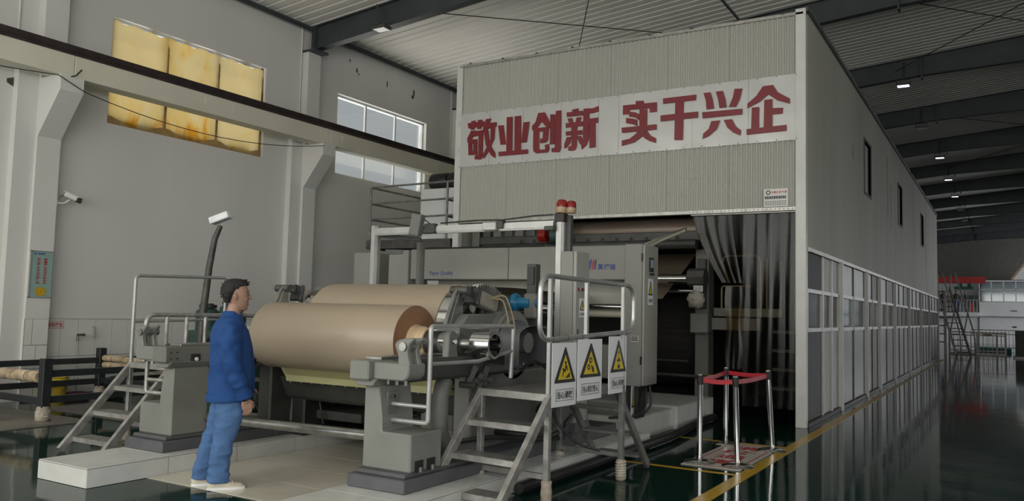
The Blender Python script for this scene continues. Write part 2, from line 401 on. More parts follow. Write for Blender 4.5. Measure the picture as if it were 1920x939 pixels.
BANNER=[[[(-8.63,5.11),(-8.27,5.12),(-8.26,5.02),(-8.61,5.01)],[(-8.55,5.14),(-8.46,5.15),(-8.48,4.98),(-8.56,4.98)],[(-8.4,5.15),(-8.31,5.15),(-8.33,4.98),(-8.41,4.98)],[(-8.55,4.96),(-8.45,4.96),(-8.53,4.79),(-8.55,4.75),(-8.62,4.74),(-8.63,4.82)],[(-8.5,4.94),(-8.28,4.95),(-8.28,4.86),(-8.54,4.84)],[(-8.38,4.94),(-8.28,4.94),(-8.28,4.5),(-8.3,4.41),(-8.33,4.4),(-8.45,4.41),(-8.45,4.48),(-8.39,4.49),(-8.37,4.51)],[(-8.61,4.79),(-8.53,4.79),(-8.51,4.5),(-8.59,4.5)],[(-8.61,4.79),(-8.41,4.79),(-8.4,4.7),(-8.6,4.71)],[(-8.59,4.57),(-8.4,4.57),(-8.4,4.5),(-8.59,4.5)],[(-8.49,4.79),(-8.41,4.79),(-8.4,4.5),(-8.48,4.5)],[(-8.22,5.15),(-8.11,5.15),(-8.14,5.07),(-7.99,5.07),(-7.99,4.99),(-8.17,4.97),(-8.2,4.91),(-8.27,4.91),(-8.28,4.98)],[(-8.11,4.99),(-8.02,4.99),(-8.03,4.77),(-8.12,4.59),(-8.25,4.41),(-8.28,4.46),(-8.18,4.63),(-8.11,4.77)],[(-8.26,4.92),(-8.17,4.93),(-8.14,4.7),(-8,4.49),(-8,4.4),(-8.08,4.45),(-8.21,4.66)]],
[[(-7.77,5.14),(-7.65,5.14),(-7.64,4.51),(-7.76,4.51)],[(-7.6,5.14),(-7.47,5.14),(-7.46,4.51),(-7.59,4.51)],[(-7.95,5),(-7.84,5),(-7.78,4.64),(-7.89,4.64)],[(-7.41,5.01),(-7.29,5.01),(-7.34,4.64),(-7.45,4.64)],[(-7.93,4.51),(-7.31,4.51),(-7.31,4.43),(-7.92,4.43)]],
[[(-7.11,5.15),(-6.98,5.15),(-6.86,4.94),(-6.87,4.85),(-6.92,4.86),(-7.04,4.99),(-7.14,4.87),(-7.2,4.84),(-7.23,4.85),(-7.23,4.93),(-7.16,4.99)],[(-7.2,4.87),(-7.09,4.88),(-7.08,4.5),(-7.04,4.48),(-6.95,4.48),(-6.96,4.56),(-6.88,4.57),(-6.87,4.47),(-6.9,4.42),(-6.97,4.42),(-7.13,4.42),(-7.19,4.46),(-7.2,4.54)],[(-7.2,4.88),(-6.89,4.88),(-6.9,4.67),(-6.92,4.62),(-6.97,4.6),(-7.06,4.6),(-7.06,4.68),(-7.01,4.68),(-7,4.81),(-7.19,4.81)],[(-6.86,5.1),(-6.77,5.09),(-6.77,4.56),(-6.86,4.56)],[(-6.75,5.15),(-6.65,5.15),(-6.64,4.47),(-6.67,4.41),(-6.72,4.41),(-6.82,4.42),(-6.82,4.49),(-6.76,4.49)]],
[[(-6.43,5.14),(-6.31,5.15),(-6.31,5.1),(-6.23,5.1),(-6.22,5.02),(-6.53,5.02),(-6.54,5.1),(-6.43,5.1)],[(-6.52,4.99),(-6.43,4.99),(-6.41,4.91),(-6.49,4.92)],[(-6.34,4.99),(-6.25,4.99),(-6.27,4.9),(-6.36,4.91)],[(-6.55,4.91),(-6.22,4.91),(-6.22,4.83),(-6.55,4.83)],[(-6.55,4.76),(-6.23,4.76),(-6.23,4.68),(-6.54,4.69)],[(-6.44,4.83),(-6.33,4.83),(-6.33,4.48),(-6.36,4.42),(-6.41,4.41),(-6.49,4.42),(-6.49,4.49),(-6.43,4.5)],[(-6.52,4.66),(-6.44,4.66),(-6.46,4.55),(-6.54,4.47),(-6.57,4.47),(-6.57,4.54)],[(-6.32,4.66),(-6.25,4.66),(-6.21,4.56),(-6.2,4.47),(-6.27,4.52),(-6.31,4.6)],[(-6.21,5.13),(-6.11,5.13),(-6.1,5.05),(-6.1,4.6),(-6.14,4.49),(-6.23,4.42),(-6.24,4.5),(-6.21,4.57)],[(-6.21,5.13),(-6.03,5.12),(-5.93,5.15),(-5.92,5.06),(-6.01,5.04),(-6.2,5.04)],[(-6.2,4.94),(-5.93,4.95),(-5.93,4.86),(-6.2,4.86)],[(-6.09,4.9),(-5.98,4.9),(-5.97,4.44),(-6.08,4.43)]],
[[(-5.24,5.16),(-5.1,5.15),(-5.1,5.09),(-5.24,5.09)],[(-5.47,5.11),(-4.87,5.1),(-4.87,4.94),(-4.99,4.94),(-4.99,5.01),(-5.35,5.02),(-5.35,4.95),(-5.47,4.95)],[(-5.35,4.99),(-5.25,4.97),(-5.17,4.93),(-5.18,4.83),(-5.25,4.88),(-5.36,4.91)],[(-5.41,4.89),(-5.31,4.87),(-5.21,4.84),(-5.21,4.73),(-5.29,4.77),(-5.41,4.8)],[(-5.17,5.01),(-5.04,5),(-5.04,4.74),(-5.04,4.66),(-5.12,4.55),(-5.26,4.46),(-5.48,4.42),(-5.48,4.51),(-5.34,4.53),(-5.22,4.61),(-5.17,4.74)],[(-5.49,4.73),(-4.87,4.73),(-4.87,4.64),(-5.48,4.64)],[(-5.12,4.56),(-5.04,4.64),(-4.97,4.55),(-4.88,4.5),(-4.88,4.42),(-4.99,4.46),(-5.07,4.51)]],
[[(-4.76,5.15),(-4.2,5.15),(-4.21,5.06),(-4.76,5.06)],[(-4.8,4.87),(-4.17,4.87),(-4.17,4.77),(-4.8,4.77)],[(-4.55,5.08),(-4.41,5.08),(-4.42,4.43),(-4.56,4.44)]],
[[(-4.08,5.16),(-3.97,5.16),(-3.93,5.03),(-3.91,4.89),(-4.03,4.89),(-4.04,5.03)],[(-3.88,5.16),(-3.77,5.16),(-3.73,5.02),(-3.71,4.89),(-3.82,4.89),(-3.84,5.02)],[(-3.58,5.17),(-3.46,5.16),(-3.5,5),(-3.56,4.88),(-3.67,4.89),(-3.61,5.03)],[(-4.1,4.85),(-3.46,4.84),(-3.46,4.75),(-4.09,4.75)],[(-3.95,4.69),(-3.81,4.69),(-3.86,4.56),(-3.98,4.46),(-4.09,4.42),(-4.08,4.5),(-3.99,4.57)],[(-3.75,4.69),(-3.62,4.69),(-3.56,4.57),(-3.48,4.5),(-3.49,4.42),(-3.59,4.47),(-3.69,4.56)]],
[[(-3.14,5.16),(-2.99,5.16),(-2.92,5.04),(-2.74,4.92),(-2.74,4.84),(-2.92,4.91),(-3.06,5.02),(-3.19,4.92),(-3.38,4.84),(-3.38,4.91),(-3.24,5.02)],[(-3.12,4.94),(-3,4.94),(-3,4.51),(-3.13,4.51)],[(-3,4.8),(-2.84,4.79),(-2.85,4.7),(-3,4.7)],[(-3.31,4.84),(-3.2,4.84),(-3.2,4.51),(-3.32,4.51)],[(-3.39,4.51),(-2.79,4.52),(-2.79,4.43),(-3.39,4.42)]],
]

# ================================================================ THE HALL
PITCH = 5.8
BEAM_Y = [13.2 + PITCH*k for k in range(-4, 12)]
def zr(x):   # underside of the roof lining
    return 7.88 + .09*(x+13.4) if x <= 1.6 else 7.88 + .09*15 - .09*(x-1.6)

floor = struct(B(-13.6, 16.8, -8.5, 79, -.3, 0).build('floor', 'epoxy_floor'))
for nm, bx in (('painted_line', (-2.36, -2.22, 4.0, 40.0)),):
    B(bx[0], bx[1], bx[2], bx[3], 0, .003).build(nm, 'floor_yellow', floor)
B(-3.7, -2.36, 8.42, 8.49, 0, .003).build('painted_line', 'floor_yellow', floor)
B(-3.7, -2.36, 10.56, 10.63, 0, .003).build('painted_line', 'floor_yellow', floor)
B(-2.2, 16, 30.5, 30.53, 0, .002).build('floor_joint', 'machine_black', floor)

def wall_y(x0, x1, ya, yb, za, zb, holes):
    """wall running along Y with rectangular holes (y0,y1,z0,z1)"""
    ys = sorted({ya, yb, *[h[0] for h in holes], *[h[1] for h in holes]}); zs = sorted({za, zb, *[h[2] for h in holes], *[h[3] for h in holes]})
    m_ = MB()
    for i in range(len(ys)-1):
        for j in range(len(zs)-1):
            cy, cz = (ys[i]+ys[i+1])/2, (zs[j]+zs[j+1])/2
            if any(h[0] < cy < h[1] and h[2] < cz < h[3] for h in holes): continue
            m_.box(x0, x1, ys[i], ys[i+1], zs[j], zs[j+1])
    return m_
WZ0, WZ1 = 4.70, 6.62
WIN = [(8.44+PITCH*k-.0, 11.95+PITCH*k) for k in (-2, -1, 0)] + [(14.14, 17.60), (19.95, 23.4)]
wall_left = struct(wall_y(-13.66, -13.4, -8.5, 79, 0, 8.1, [(a, b_, WZ0, WZ1) for a, b_ in WIN]).build('wall_left', 'plaster', smooth=False))

# tiled dado, tile by tile
tile_me = B(0, .012, .003, .301, .003, .613).mesh('tile'); tile_me.materials.append(MAT['wall_tile'])
B(-13.4, -13.394, 4.4, 13.0, 0, 1.285).build('dado_grout', 'grout', wall_left)
y = 4.5
while y < 12.6:
    if not (7.0 < y+.15 < 7.6):
        for z in (.05, .668):
            o = link('tile', tile_me, None, wall_left); o.location = (-13.395, y, z)
    y += .304
B(-13.395, -13.37, 4.4, 13.0, 1.285, 1.297).build('dado_edge', 'white_tile', wall_left)
# pilasters with crane brackets
for k, yb in enumerate(BEAM_Y):
    y0, y1 = yb-.24, yb+.14
    if yb > 78: break
    B(-13.4, -13.2, y0, y1, 0, 7.25).build('pilaster', 'plaster', wall_left)
    B(-13.4, -13.26, y0-.32, y0, 0, 5.3).build('pilaster_shoulder', 'plaster', wall_left)
    MB().prism([(-13.2, 5.14), (-12.65, 5.14), (-12.65, 4.9), (-13.2, 4.2)], 'y', y0, y1).build('crane_bracket', 'plaster', wall_left)
    B(-13.42, -13.0, y0-.02, y1+.02, 7.25, 7.30).build('beam_seat', 'beam_paint', wall_left)
yp = BEAM_Y[3]
for a, b_, z0, z1 in ((yp-.235, yp-.05, .05, .50), (yp-.045, yp+.135, .05, .50), (yp-.235, yp-.05, .505, .87), (yp-.045, yp+.135, .505, .87), (yp-.235, yp-.12, .875, 1.285), (yp-.115, yp+.135, .875, 1.285)):
    B(-13.2, -13.19, a, b_-.004, z0, z1-.004).build('tile', 'wall_tile', wall_left)
B(-13.2, -13.196, yp-.24, yp+.14, 0, 1.285).build('dado_grout', 'grout', wall_left)
for z0, z1 in ((.05, .5), (.505, .87), (.875, 1.285)):
    B(-13.395, -13.2, yp-.25, yp-.24, z0, z1).build('tile', 'wall_tile', wall_left)
# old holes and flaking in the plaster
for yy, zz, w, h in ((14.75, 7.33, .05, .10), (14.82, 7.25, .03, .05), (15.9, 7.28, .03, .14), (17.0, 7.32, .05, .13), (16.95, 7.2, .09, .07), (14.5, 7.5, .03, .06), (6.85, 5.02, .16, .12)):
    n = 9; pl = [(yy+w*(.5+.3*random.random())*math.cos(2*math.pi*i/n), zz+h*(.5+.3*random.random())*math.sin(2*math.pi*i/n)) for i in range(n)]
    MB().prism(pl, 'x', -13.4, -13.393).build('plaster_hole', 'cast_iron', wall_left)

# windows
def window(i, y0, y1, film=False):
    w = struct(MB().box(-13.6, -13.5, y0, y0+.05, WZ0, WZ1).box(-13.6, -13.5, y1-.05, y1, WZ0, WZ1).box(-13.6, -13.5, y0, y1, WZ0, WZ0+.05).box(-13.6, -13.5, y0, y1, WZ1-.05, WZ1).build('window_%d' % i, 'window_frame'))
    for t in (1/3, 2/3):
        yy = y0+(y1-y0)*t
        B(-13.58, -13.53, yy-.025, yy+.025, WZ0+.05, WZ1-.05).build('mullion', 'window_frame', w)
    B(-13.58, -13.53, y0+.05, y1-.05, 5.62, 5.67).build('transom', 'window_frame', w)
    for c in range(3):
        for a, b_ in ((WZ0+.05, 5.62), (5.67, WZ1-.05)):
            ya, yb2 = y0+(y1-y0)*c/3+.03, y0+(y1-y0)*(c+1)/3-.03
            B(-13.56, -13.555, ya, yb2, a, b_).build('pane', 'window_glass', w)
    return w
for i, (a, b_) in enumerate(WIN): window(i+1, a, b_)
# the yellowed film hung over window_3, tied up along its top with a wavy lower edge
fy0, fy1 = WIN[2]
fm = MB(); nu, nv = 46, 16; vs = []; fs = []
for j in range(nv+1):
    for i in range(nu+1):
        t = i/nu; v = j/nv
        yy = fy0+.015+(fy1-fy0-.03)*t
        zb = WZ0+.01
        zz = zb+(WZ1-.05+.02*math.sin(t*60)-zb)*v
        vs.append((-13.47+.018*math.sin(t*31+v*3)+.012*math.sin(t*11-v*5), yy, zz))
for j in range(nv):
    for i in range(nu): fs.append((j*(nu+1)+i, j*(nu+1)+i+1, (j+1)*(nu+1)+i+1, (j+1)*(nu+1)+i))
film = tag(link('window_film', fm.add(vs, fs).mesh('window_film'), 'film'), 'stained yellow plastic film hung over the window at upper left', 'window film')

# scalloped shadow painted as a brown strip along the film's bottom, and dirty streaks at the mullions
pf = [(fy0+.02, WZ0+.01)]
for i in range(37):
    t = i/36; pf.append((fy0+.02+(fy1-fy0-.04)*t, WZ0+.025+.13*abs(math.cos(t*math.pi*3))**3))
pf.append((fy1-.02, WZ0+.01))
MB().prism(pf, 'x', -13.445, -13.440).build('film_shade_stain', 'film_shade_stain', film)
for t in (1/3, 2/3, .985):
    yy = fy0+(fy1-fy0)*t; MB().prism([(yy-.03, WZ0+.1), (yy+.03, WZ0+.1), (yy+.02, WZ1-.25), (yy-.015, WZ1-.2)], 'x', -13.446, -13.444).build('mullion_stain', 'film_shade_stain', film)
# thin conduits beside the pilasters
for yy in (BEAM_Y[4]-.28, BEAM_Y[3]-.55, BEAM_Y[5]-.28): MB().cyl((-13.385, yy, 5.6), (-13.385, yy, 7.9), .016, 8).build('conduit', 'plaster', wall_left)
# ceiling: ribbed lining sheets, ribs along the slope
per = .26; ys = []; y = -8.5
while y < 79: ys += [(y, 0), (y+.20, 0), (y+.215, .028), (y+.245, .028)]; y += per
vs = []; fs = []
for x in (-13.66, 1.6, 16.8):
    vs += [(x, yy, zr(x)+d) for yy, d in ys]
n = len(ys)
for c in range(2):
    for i in range(n-1): fs.append((c*n+i, c*n+i+1, (c+1)*n+i+1, (c+1)*n+i))
ceiling = struct(MB().add(vs, fs).build('ceiling', 'ceiling_sheet', smooth=False))
# roof beams: I-sections that taper, with splice plates
for yb in BEAM_Y:
    for x0, x1, b0, b1 in ((-13.38, -1.85, 7.33, 8.37), (-1.85, 1.6, 8.37, 8.49), (1.6, 6.0, 8.49, 8.37), (6.0, 16.6, 8.37, 7.33)):
        m_ = MB()
        t0, t1 = zr(x0)-.012, zr(x1)-.012
        m_.prism([(x0, b0), (x1, b1), (x1, t1), (x0, t0)], 'y', yb-.006, yb+.006)
        m_.prism([(x0, b0), (x1, b1), (x1, b1+.016), (x0, b0+.016)], 'y', yb-.10, yb+.10)
        m_.prism([(x0, t0-.016), (x1, t1-.016), (x1, t1), (x0, t0)], 'y', yb-.10, yb+.10)
        m_.build('roof_beam', 'beam_paint', ceiling)
    for xx, zb in ((-1.85, 8.37), (-13.2, 7.34)):
        B(xx-.02, xx+.02, yb-.12, yb+.12, zb-.10 if xx > -5 else zb, zr(xx)-.02).build('splice_plate', 'beam_paint', ceiling)
for a, b_ in zip(BEAM_Y[:-1], BEAM_Y[1:]):
    MB().cyl((-13.25, a+.02, 7.80), (-13.25, b_-.02, 7.80), .055, 10).build('eave_tube', 'beam_paint', ceiling)
# rod bracing under the roof
def rod(p, q, r=.012, nm='bracing_rod', m_='machine_black'):
    MB().cyl(p, q, r, 6).build(nm, m_, ceiling)
rod((-10.6, 13.4, zr(-10.6)-.25), (-6.0, 18.9, zr(-6)-.25)); rod((-6.3, 13.3, zr(-6.3)-.25), (-9.6, 18.9, zr(-9.6)-.3))
rod((-1.9, 19.1, 8.55), (2.6, 24.7, 8.75)); rod((-2.5, 24.7, 8.55), (1.9, 19.1, 8.75))
rod((-2.0, 30.6, 8.55), (2.6, 36.2, 8.75)); rod((-2.5, 42, 8.55), (1.9, 36.5, 8.75))
MB().tube([(-4.9, 13.1, 8.05), (-4.9, 16, 8.12), (-4.9, 19, 8.1)], .03, 8).build('bracing_rod', 'beam_paint', ceiling)

# other walls of the hall
def wall_x(y0, y1, xa, xb, za, zb, holes):
    m_ = wall_y(y0, y1, xa, xb, za, zb, holes)
    m_.v = [(q[1], q[0], q[2]) for q in m_.v]
    return m_
BH = (-13.0, 7.0, .9, 6.5)
wall_back = struct(wall_x(-4.75, -4.5, -13.6, 16.8, 0, 9.3, [BH]).build('wall_back', 'plaster', smooth=False))
RH = (-3.0, 11.0, 2.0, 6.0)
wall_right = struct(wall_y(16.55, 16.8, -8.5, 79, 0, 8.1, [RH, (53.0, 75.0, 2.0, 6.0)]).build('wall_right', 'dark_plaster', smooth=False))  # right-wall openings made to hold the added area lights
def big_window(i, axis, a0, a1, z0, z1, c, cols):
    def bx(u0, u1, w0, w1, d=.05): return (c-d, c+d, u0, u1, w0, w1) if axis == 'y' else (u0, u1, c-d, c+d, w0, w1)
    w = struct(MB().box(*bx(a0, a1, z0, z0+.08)).box(*bx(a0, a1, z1-.08, z1)).box(*bx(a0, a0+.08, z0, z1)).box(*bx(a1-.08, a1, z0, z1)).build('window_%d' % i, 'window_frame'))
    for k in range(1, cols):
        u = a0+(a1-a0)*k/cols; B(*bx(u-.03, u+.03, z0, z1, .03)).build('mullion', 'window_frame', w)
    for k in range(cols):
        B(*bx(a0+(a1-a0)*k/cols+.03, a0+(a1-a0)*(k+1)/cols-.03, z0+.08, z1-.08, .004)).build('pane', 'window_glass', w)
big_window(6, 'x', BH[0], BH[1], BH[2], BH[3], -4.62, 9)
big_window(8, 'y', 53.0, 75.0, 2.0, 6.0, 16.68, 10)
big_window(7, 'y', RH[0], RH[1], RH[2], RH[3], 16.68, 10)
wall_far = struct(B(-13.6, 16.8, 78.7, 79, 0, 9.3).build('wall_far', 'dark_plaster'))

# crane runway girder along the left wall
g = thing('crane_girder', 'cream concrete crane girder running along the left wall on brackets', 'girder', (-12.85, 0, 5.14))
GY = [-8.0] + [y_ for y_ in BEAM_Y if -8 < y_ < 78]
for a, b_ in zip(GY[:-1], GY[1:]):
    B(-13.02, -12.70, a+.004, b_-.004, 5.14, 5.50).build('girder_span', 'crane_paint', g, .008)
B(-12.82, -12.69, -8, 76, 5.50, 5.52).build('rail_base', 'rail_steel', g)
MB().prism([(-12.80, 5.52), (-12.71, 5.52), (-12.73, 5.56), (-12.71, 5.60), (-12.70, 5.66), (-12.81, 5.66), (-12.80, 5.60), (-12.78, 5.56)], 'y', -8, 76).build('rail', 'rail_steel', g)
for yy, zz in ((9.9, 5.30), (10.55, 5.28), (13.6, 5.3)):
    MB().box(-12.70, -12.692, yy, yy+.14, zz, zz+.12).build('cover_plate', 'crane_paint', g)
# a bent rod sticking out above the near bracket
tag(MB().tube([(-12.66, 7.32, 5.13), (-12.62, 7.38, 5.16), (-12.60, 7.46, 5.27)], .012, 6).build('iron_rod', 'machine_black'), 'short black iron rod sticking up from the near crane bracket', 'rod')
c = []
for a, b_ in (((-12.7, 4.0, 4.95), (-12.62, 7.1, 5.10)), ((-12.62, 7.55, 4.93), (-12.62, 12.95, 5.08))):
    for i in range(13):
        t = i/12; p = Vector(a).lerp(Vector(b_), t); p.z -= .28*(4*t*(1-t))*(1 if a[1] > 5 else .2); c.append(p)
tag(MB().tube(c, .008, 6).build('slack_cable', 'machine_black'), 'thin black cable sagging between the two crane brackets', 'cable')

# ---------------------------------------------------------------- lamps
def floodlight(loc, label, lit, rod_to, group=None):
    t = thing('floodlight', label, 'lamp', loc, group=group)
    x, y, z = loc
    B(x-.17, x+.17, y-.13, y+.13, z, z+.07).build('housing', 'cast_iron', t, .012)
    B(x-.145, x+.145, y-.105, y+.105, z-.008, z).build('lens', 'lamp_lit' if lit else 'lens_white', t)
    for k in range(5): B(x-.14+.065*k, x-.13+.065*k, y-.11, y+.11, z+.07, z+.10).build('cooling_fin', 'cast_iron', t)
    MB().tube(fillet([(x-.18, y, z+.03), (x-.18, y, z+.17), (x+.18, y, z+.17), (x+.18, y, z+.03)], .03), .010, 6).build('bracket', 'cast_iron', t)
    MB().cyl((x, y, z+.17), rod_to, .022, 8).build('hanger', 'beam_paint', t)
    return t
floodlight((-11.12, 12.95, 7.42), 'unlit floodlight hanging from the dark roof beam at the top left', False, (-11.3, 12.98, 8.0))
lamp_spots = [(24.8, 1, 'nearest lit lamp on the roof beams, right of the tall hood'), (30.6, 0, 'unlit lamp on the second roof beam right of the hood'), (36.4, 1, 'second lit lamp in the roof lamp row, on the third beam'),
              (42.2, 1, 'third lit lamp in the roof lamp row, on the fourth beam'), (48.0, 1, 'farthest lit lamp in the roof lamp row, on the fifth beam'), (53.8, 0, 'small unlit lamp just beyond the lit row under the roof'), (59.6, 0, 'tiny unlit lamp farthest away under the roof')]
for yb, lit, lb in lamp_spots:
    lx = -2.3 if yb < 31 else -2.1
    floodlight((lx, yb-.2, 8.08), lb, lit, (lx, yb-.12, zr(lx)-.1), 'roof lamp row')
    if lit:
        d = bpy.data.lights.new('lamp_light', 'SPOT'); d.energy = 26; d.color = (.85, .88, 1); d.spot_size = 2.4; d.spot_blend = .6; d.shadow_soft_size = .12
        o = bpy.data.objects.new('lamp_light', d); o.location = (lx, yb-.2, 8.05); COL.objects.link(o)

# ================================================================ DRYER HOOD
HX0, HX1, HY0, HY1, HZ = -8.92, -2.51, 12.66, 40.6, 6.28
hood = thing('machine_hood', 'tall corrugated steel hood enclosing the paper machine behind the winder', 'hood', ((HX0+HX1)/2, HY0, 0))
def corrugated(x0, x1, y, z0, z1, pitch=.076, amp=.021):
    n = int((x1-x0)/pitch)*6; vs = []; fs = []
    for i in range(n+1):
        x = x0+(x1-x0)*i/n; d = amp*math.cos(2*math.pi*i/6)
        vs += [(x, y+d, z0), (x, y+d, z1), (x, y+d+.004, z0), (x, y+d+.004, z1)]
    for i in range(n):
        a = 4*i; fs += [(a, a+4, a+5, a+1), (a+2, a+3, a+7, a+6)]
    return MB().add(vs, fs)
seg = [HX0+.13+(HX1-.15-HX0-.13)*k/6 for k in range(7)]
for k in range(6):
    corrugated(seg[k], seg[k+1]+.004, HY0, 3.27, 6.22).build('corrugated_panel', 'hood_sheet', hood, ang=80)
B(HX0, HX0+.13, HY0-.03, HY0+.10, 0, HZ).build('corner_post', 'hood_post', hood, .006)
B(HX1-.15, HX1, HY0-.04, HY0+.10, 0, HZ+.02).build('corner_post', 'hood_post', hood, .006)
tr = MB().box(HX0+.05, HX1-.03, HY0-.04, HY0+.05, 6.205, 6.25).build('top_trim', 'trim_steel', hood, .006)
for k in range(9): MB().lathe([(0, 0), (.025, 0), (.025, .02), (0, .03)], (HX0+.3+k*.72, HY0-.03, 6.25), (0, -.2, 1), 8).build('screw', 'cast_iron', tr)
tr = MB().box(HX0+.1, HX1-.14, HY0-.035, HY0+.06, 3.215, 3.275).build('bottom_trim', 'trim_steel', hood, .005)
for k in range(26): MB().cyl((-4.3+k*.064, HY0-.036, 3.243), (-4.3+k*.064, HY0-.04, 3.243), .008, 6).build('screw_hole', 'machine_black', tr)
B(HX0, HX1, HY0+.02, HY1, 6.22, HZ).build('hood_roof', 'hood_side', hood)
B(HX0, HX0+.06, HY0+.1, HY1, 0, 6.22).build('side_sheet', 'hood_side', hood)
B(HX0, HX1, HY1-.06, HY1, 0, 6.22).build('end_sheet', 'hood_side', hood)
# upper side wall, sheet by sheet, with three small framed openings
SW = [(18.62, 19.6), (25.1, 26.1), (32.4, 33.4)]
edges = [HY0+.1, 14.9, 17.3, 20.0, 22.6, 24.4, 27.2, 29.6, 32.1, 34.6, 37.2, HY1]
for a, b_ in zip(edges[:-1], edges[1:]):
    hs = [(w0, w1, 4.33, 5.43) for w0, w1 in SW if w0 < b_ and w1 > a]
    hs = [(max(h[0], a), min(h[1], b_), h[2], h[3]) for h in hs]
    j = random.uniform(-.004, .004)
    wall_y(HX1-.05+j, HX1+j, a+.006, b_-.006, 2.66, 6.22, hs).build('side_panel', 'hood_side', hood, smooth=False)
B(HX1-.08, HX1-.045, HY0+.1, HY1, 2.66, 6.22).build('side_lining', 'hood_side', hood) if False else None
for w0, w1 in SW:
    f = MB().box(HX1-.08, HX1+.015, w0-.05, w0, 4.28, 5.48).box(HX1-.08, HX1+.015, w1, w1+.05, 4.28, 5.48).box(HX1-.08, HX1+.015, w0, w1, 4.28, 4.33).box(HX1-.08, HX1+.015, w0, w1, 5.43, 5.48).build('side_opening', 'beam_paint', hood)
    B(HX1-.06, HX1-.05, w0, w1, 4.33, 5.43).build('shutter', 'hood_side', f)
ed = MB()
ed.box(HX1-.05, HX1+.03, HY0-.02, HY1, 6.25, 6.31).build('top_edge', 'cast_iron', hood)
MB().tube([(HX1+.02, HY0+i*.5, 6.33+.02*math.sin(i*1.7)) for i in range(57)], .018, 6).build('edge_cable', 'machine_black', hood)
for yy, zz, l in ((22.7, 5.0, 1.6), (23.4, 4.6, 1.2), (30.0, 4.4, .9), (17.1, 4.9, .25), (34.2, 4.2, 1.0)):
    B(HX1, HX1+.003, yy, yy+.025, zz-l/2, zz+l/2).build('rust_streak', 'cast_iron', hood)

# slogan banner
ban = thing('slogan_banner', 'long silver metal banner with eight big red characters on the hood front', 'banner', (-5.7, HY0-.05, 4.28))
bs = [-8.86, -8.15, -7.43, -6.66, -5.93, -5.55, -4.27, -3.37, -2.62]
for a, b_ in zip(bs[:-1], bs[1:]):
    n = 10; vs = []; fs = []
    for j in range(7):
        for i in range(n+1):
            x = a+.002+(b_-a-.004)*i/n; z = 4.285+(5.30-4.285)*j/6
            vs.append((x, HY0-.026-.006*math.sin(x*5+j)*math.sin(j*1.3+x*3), z))
    for j in range(6):
        for i in range(n): fs.append((j*(n+1)+i, j*(n+1)+i+1, (j+1)*(n+1)+i+1, (j+1)*(n+1)+i))
    MB().add(vs, fs).build('banner_sheet', 'banner_sheet', ban)
for ch in BANNER:
    m_ = MB()
    for k, poly in enumerate(ch):
        m_.prism(poly, 'y', HY0-.052-.0004*k, HY0-.036)
    m_.build('character', 'banner_red', ban, smooth=False)
for k in range(22):
    for z in (4.305, 5.285): MB().cyl((-8.8+k*.293, HY0-.034, z), (-8.8+k*.293, HY0-.042, z), .008, 6).build('rivet', 'cast_iron', ban)

pl = thing('maker_plate', 'small white printed plate at the lower right corner of the hood front', 'plate', (-2.95, HY0-.04, 3.28))
B(-3.13, -2.77, HY0-.035, HY0-.025, 3.28, 3.555).build('plate', 'sticker_white', pl)
MB().lathe([(.022, 0), (.036, 0), (.036, .002), (.022, .002), (.022, 0)], (-3.06, HY0-.036, 3.50), (0, -1, 0), 14).build('emblem', 'print_dark', pl)
text('lettering', '半敞开式气罩', (-2.90, HY0-.036, 3.50), (1, 0, 0), (0, 0, 1), .23, .05, 'print_red', pl, .012)
for z, w in ((3.362, .32), (3.335, .31), (3.31, .31)):
    for k in range(9): B(-3.11+k*.036, -3.11+k*.036+.026, HY0-.0365, HY0-.035, z-.005, z+.005).build('print_line', 'print_dark', pl)
for k in range(12): B(-3.11+k*.0265, -3.11+k*.0265+.019, HY0-.0365, HY0-.035, 3.40, 3.445).build('print_line', 'print_dark', pl)

# ---------------------------------------------------------------- glazed partition under the right side of the hood
part = thing('glazed_partition', 'long steel and glass partition below the right side of the hood', 'partition', (HX1, HY0, 0))
PX = HX1-.02
B(PX-.06, PX+.05, HY0+.1, HY1, 2.60, 2.67).build('head_rail', 'trim_steel', part, .005)
B(PX-.06, PX+.04, HY0+.1, HY1, 0, .07).build('sill', 'machine_dark', part, .005)
posts = [15.55, 18.7, 20.8, 23.9, 27.7, 31.8, 35.5, 40.4]
for yy in posts: B(PX-.05, PX+.075, yy-.045, yy+.045, .0, 2.62).build('post', 'post_white', part, .004)
bays = list(zip([HY0+.1]+posts[:-1], posts))
def pane_col(y0, y1, low, mid, upm):
    B(PX-.02, PX, y0+.004, y1-.004, .075, 1.40).build('panel', low, part)
    B(PX-.03, PX-.02, y0+.03, y1-.03, 1.46, 1.99).build('pane', mid, part)
    B(PX-.02, PX, y0+.004, y1-.004, 2.05, 2.60).build('panel', upm, part)
    for z in (1.40, 1.99): B(PX-.03, PX+.02, y0, y1, z, z+.06).build('rail', 'aluminium', part)
    for yy in (y0+.0, y1-.05): B(PX-.03, PX+.02, yy, yy+.05, 1.46, 1.99).build('stile', 'post_white', part)
for bi, (a, b_) in enumerate(bays):
    a2, b2 = a+(.045 if bi else 0), b_-.045
    if bi == 0:
        cols = [(a2, 13.95, 'panel_dull', 'dark_glass', 'panel_dull'), (13.95, 14.75, 'panel_cream', 'dark_glass', 'panel_cream'), (14.75, b2, 'panel_cream', 'dark_glass', 'panel_cream')]
    else:
        n = 2 if b2-a2 < 3.2 else 3
        cols = []
        for k in range(n):
            dark = (bi in (2, 3, 4) and k == n-1)
            cols.append((a2+(b2-a2)*k/n, a2+(b2-a2)*(k+1)/n, 'machine_black' if dark else 'panel_sheet', 'blue_glass' if (bi*3+k) % 4 == 3 else 'dark_glass', 'machine_black' if dark else 'panel_sheet'))
    for c in cols: pane_col(*c)
    for c in cols[1:]: B(PX-.03, PX+.028, c[0]-.03, c[0]+.03, .07, 2.60).build('mullion', 'aluminium' if bi == 0 else 'panel_sheet', part)

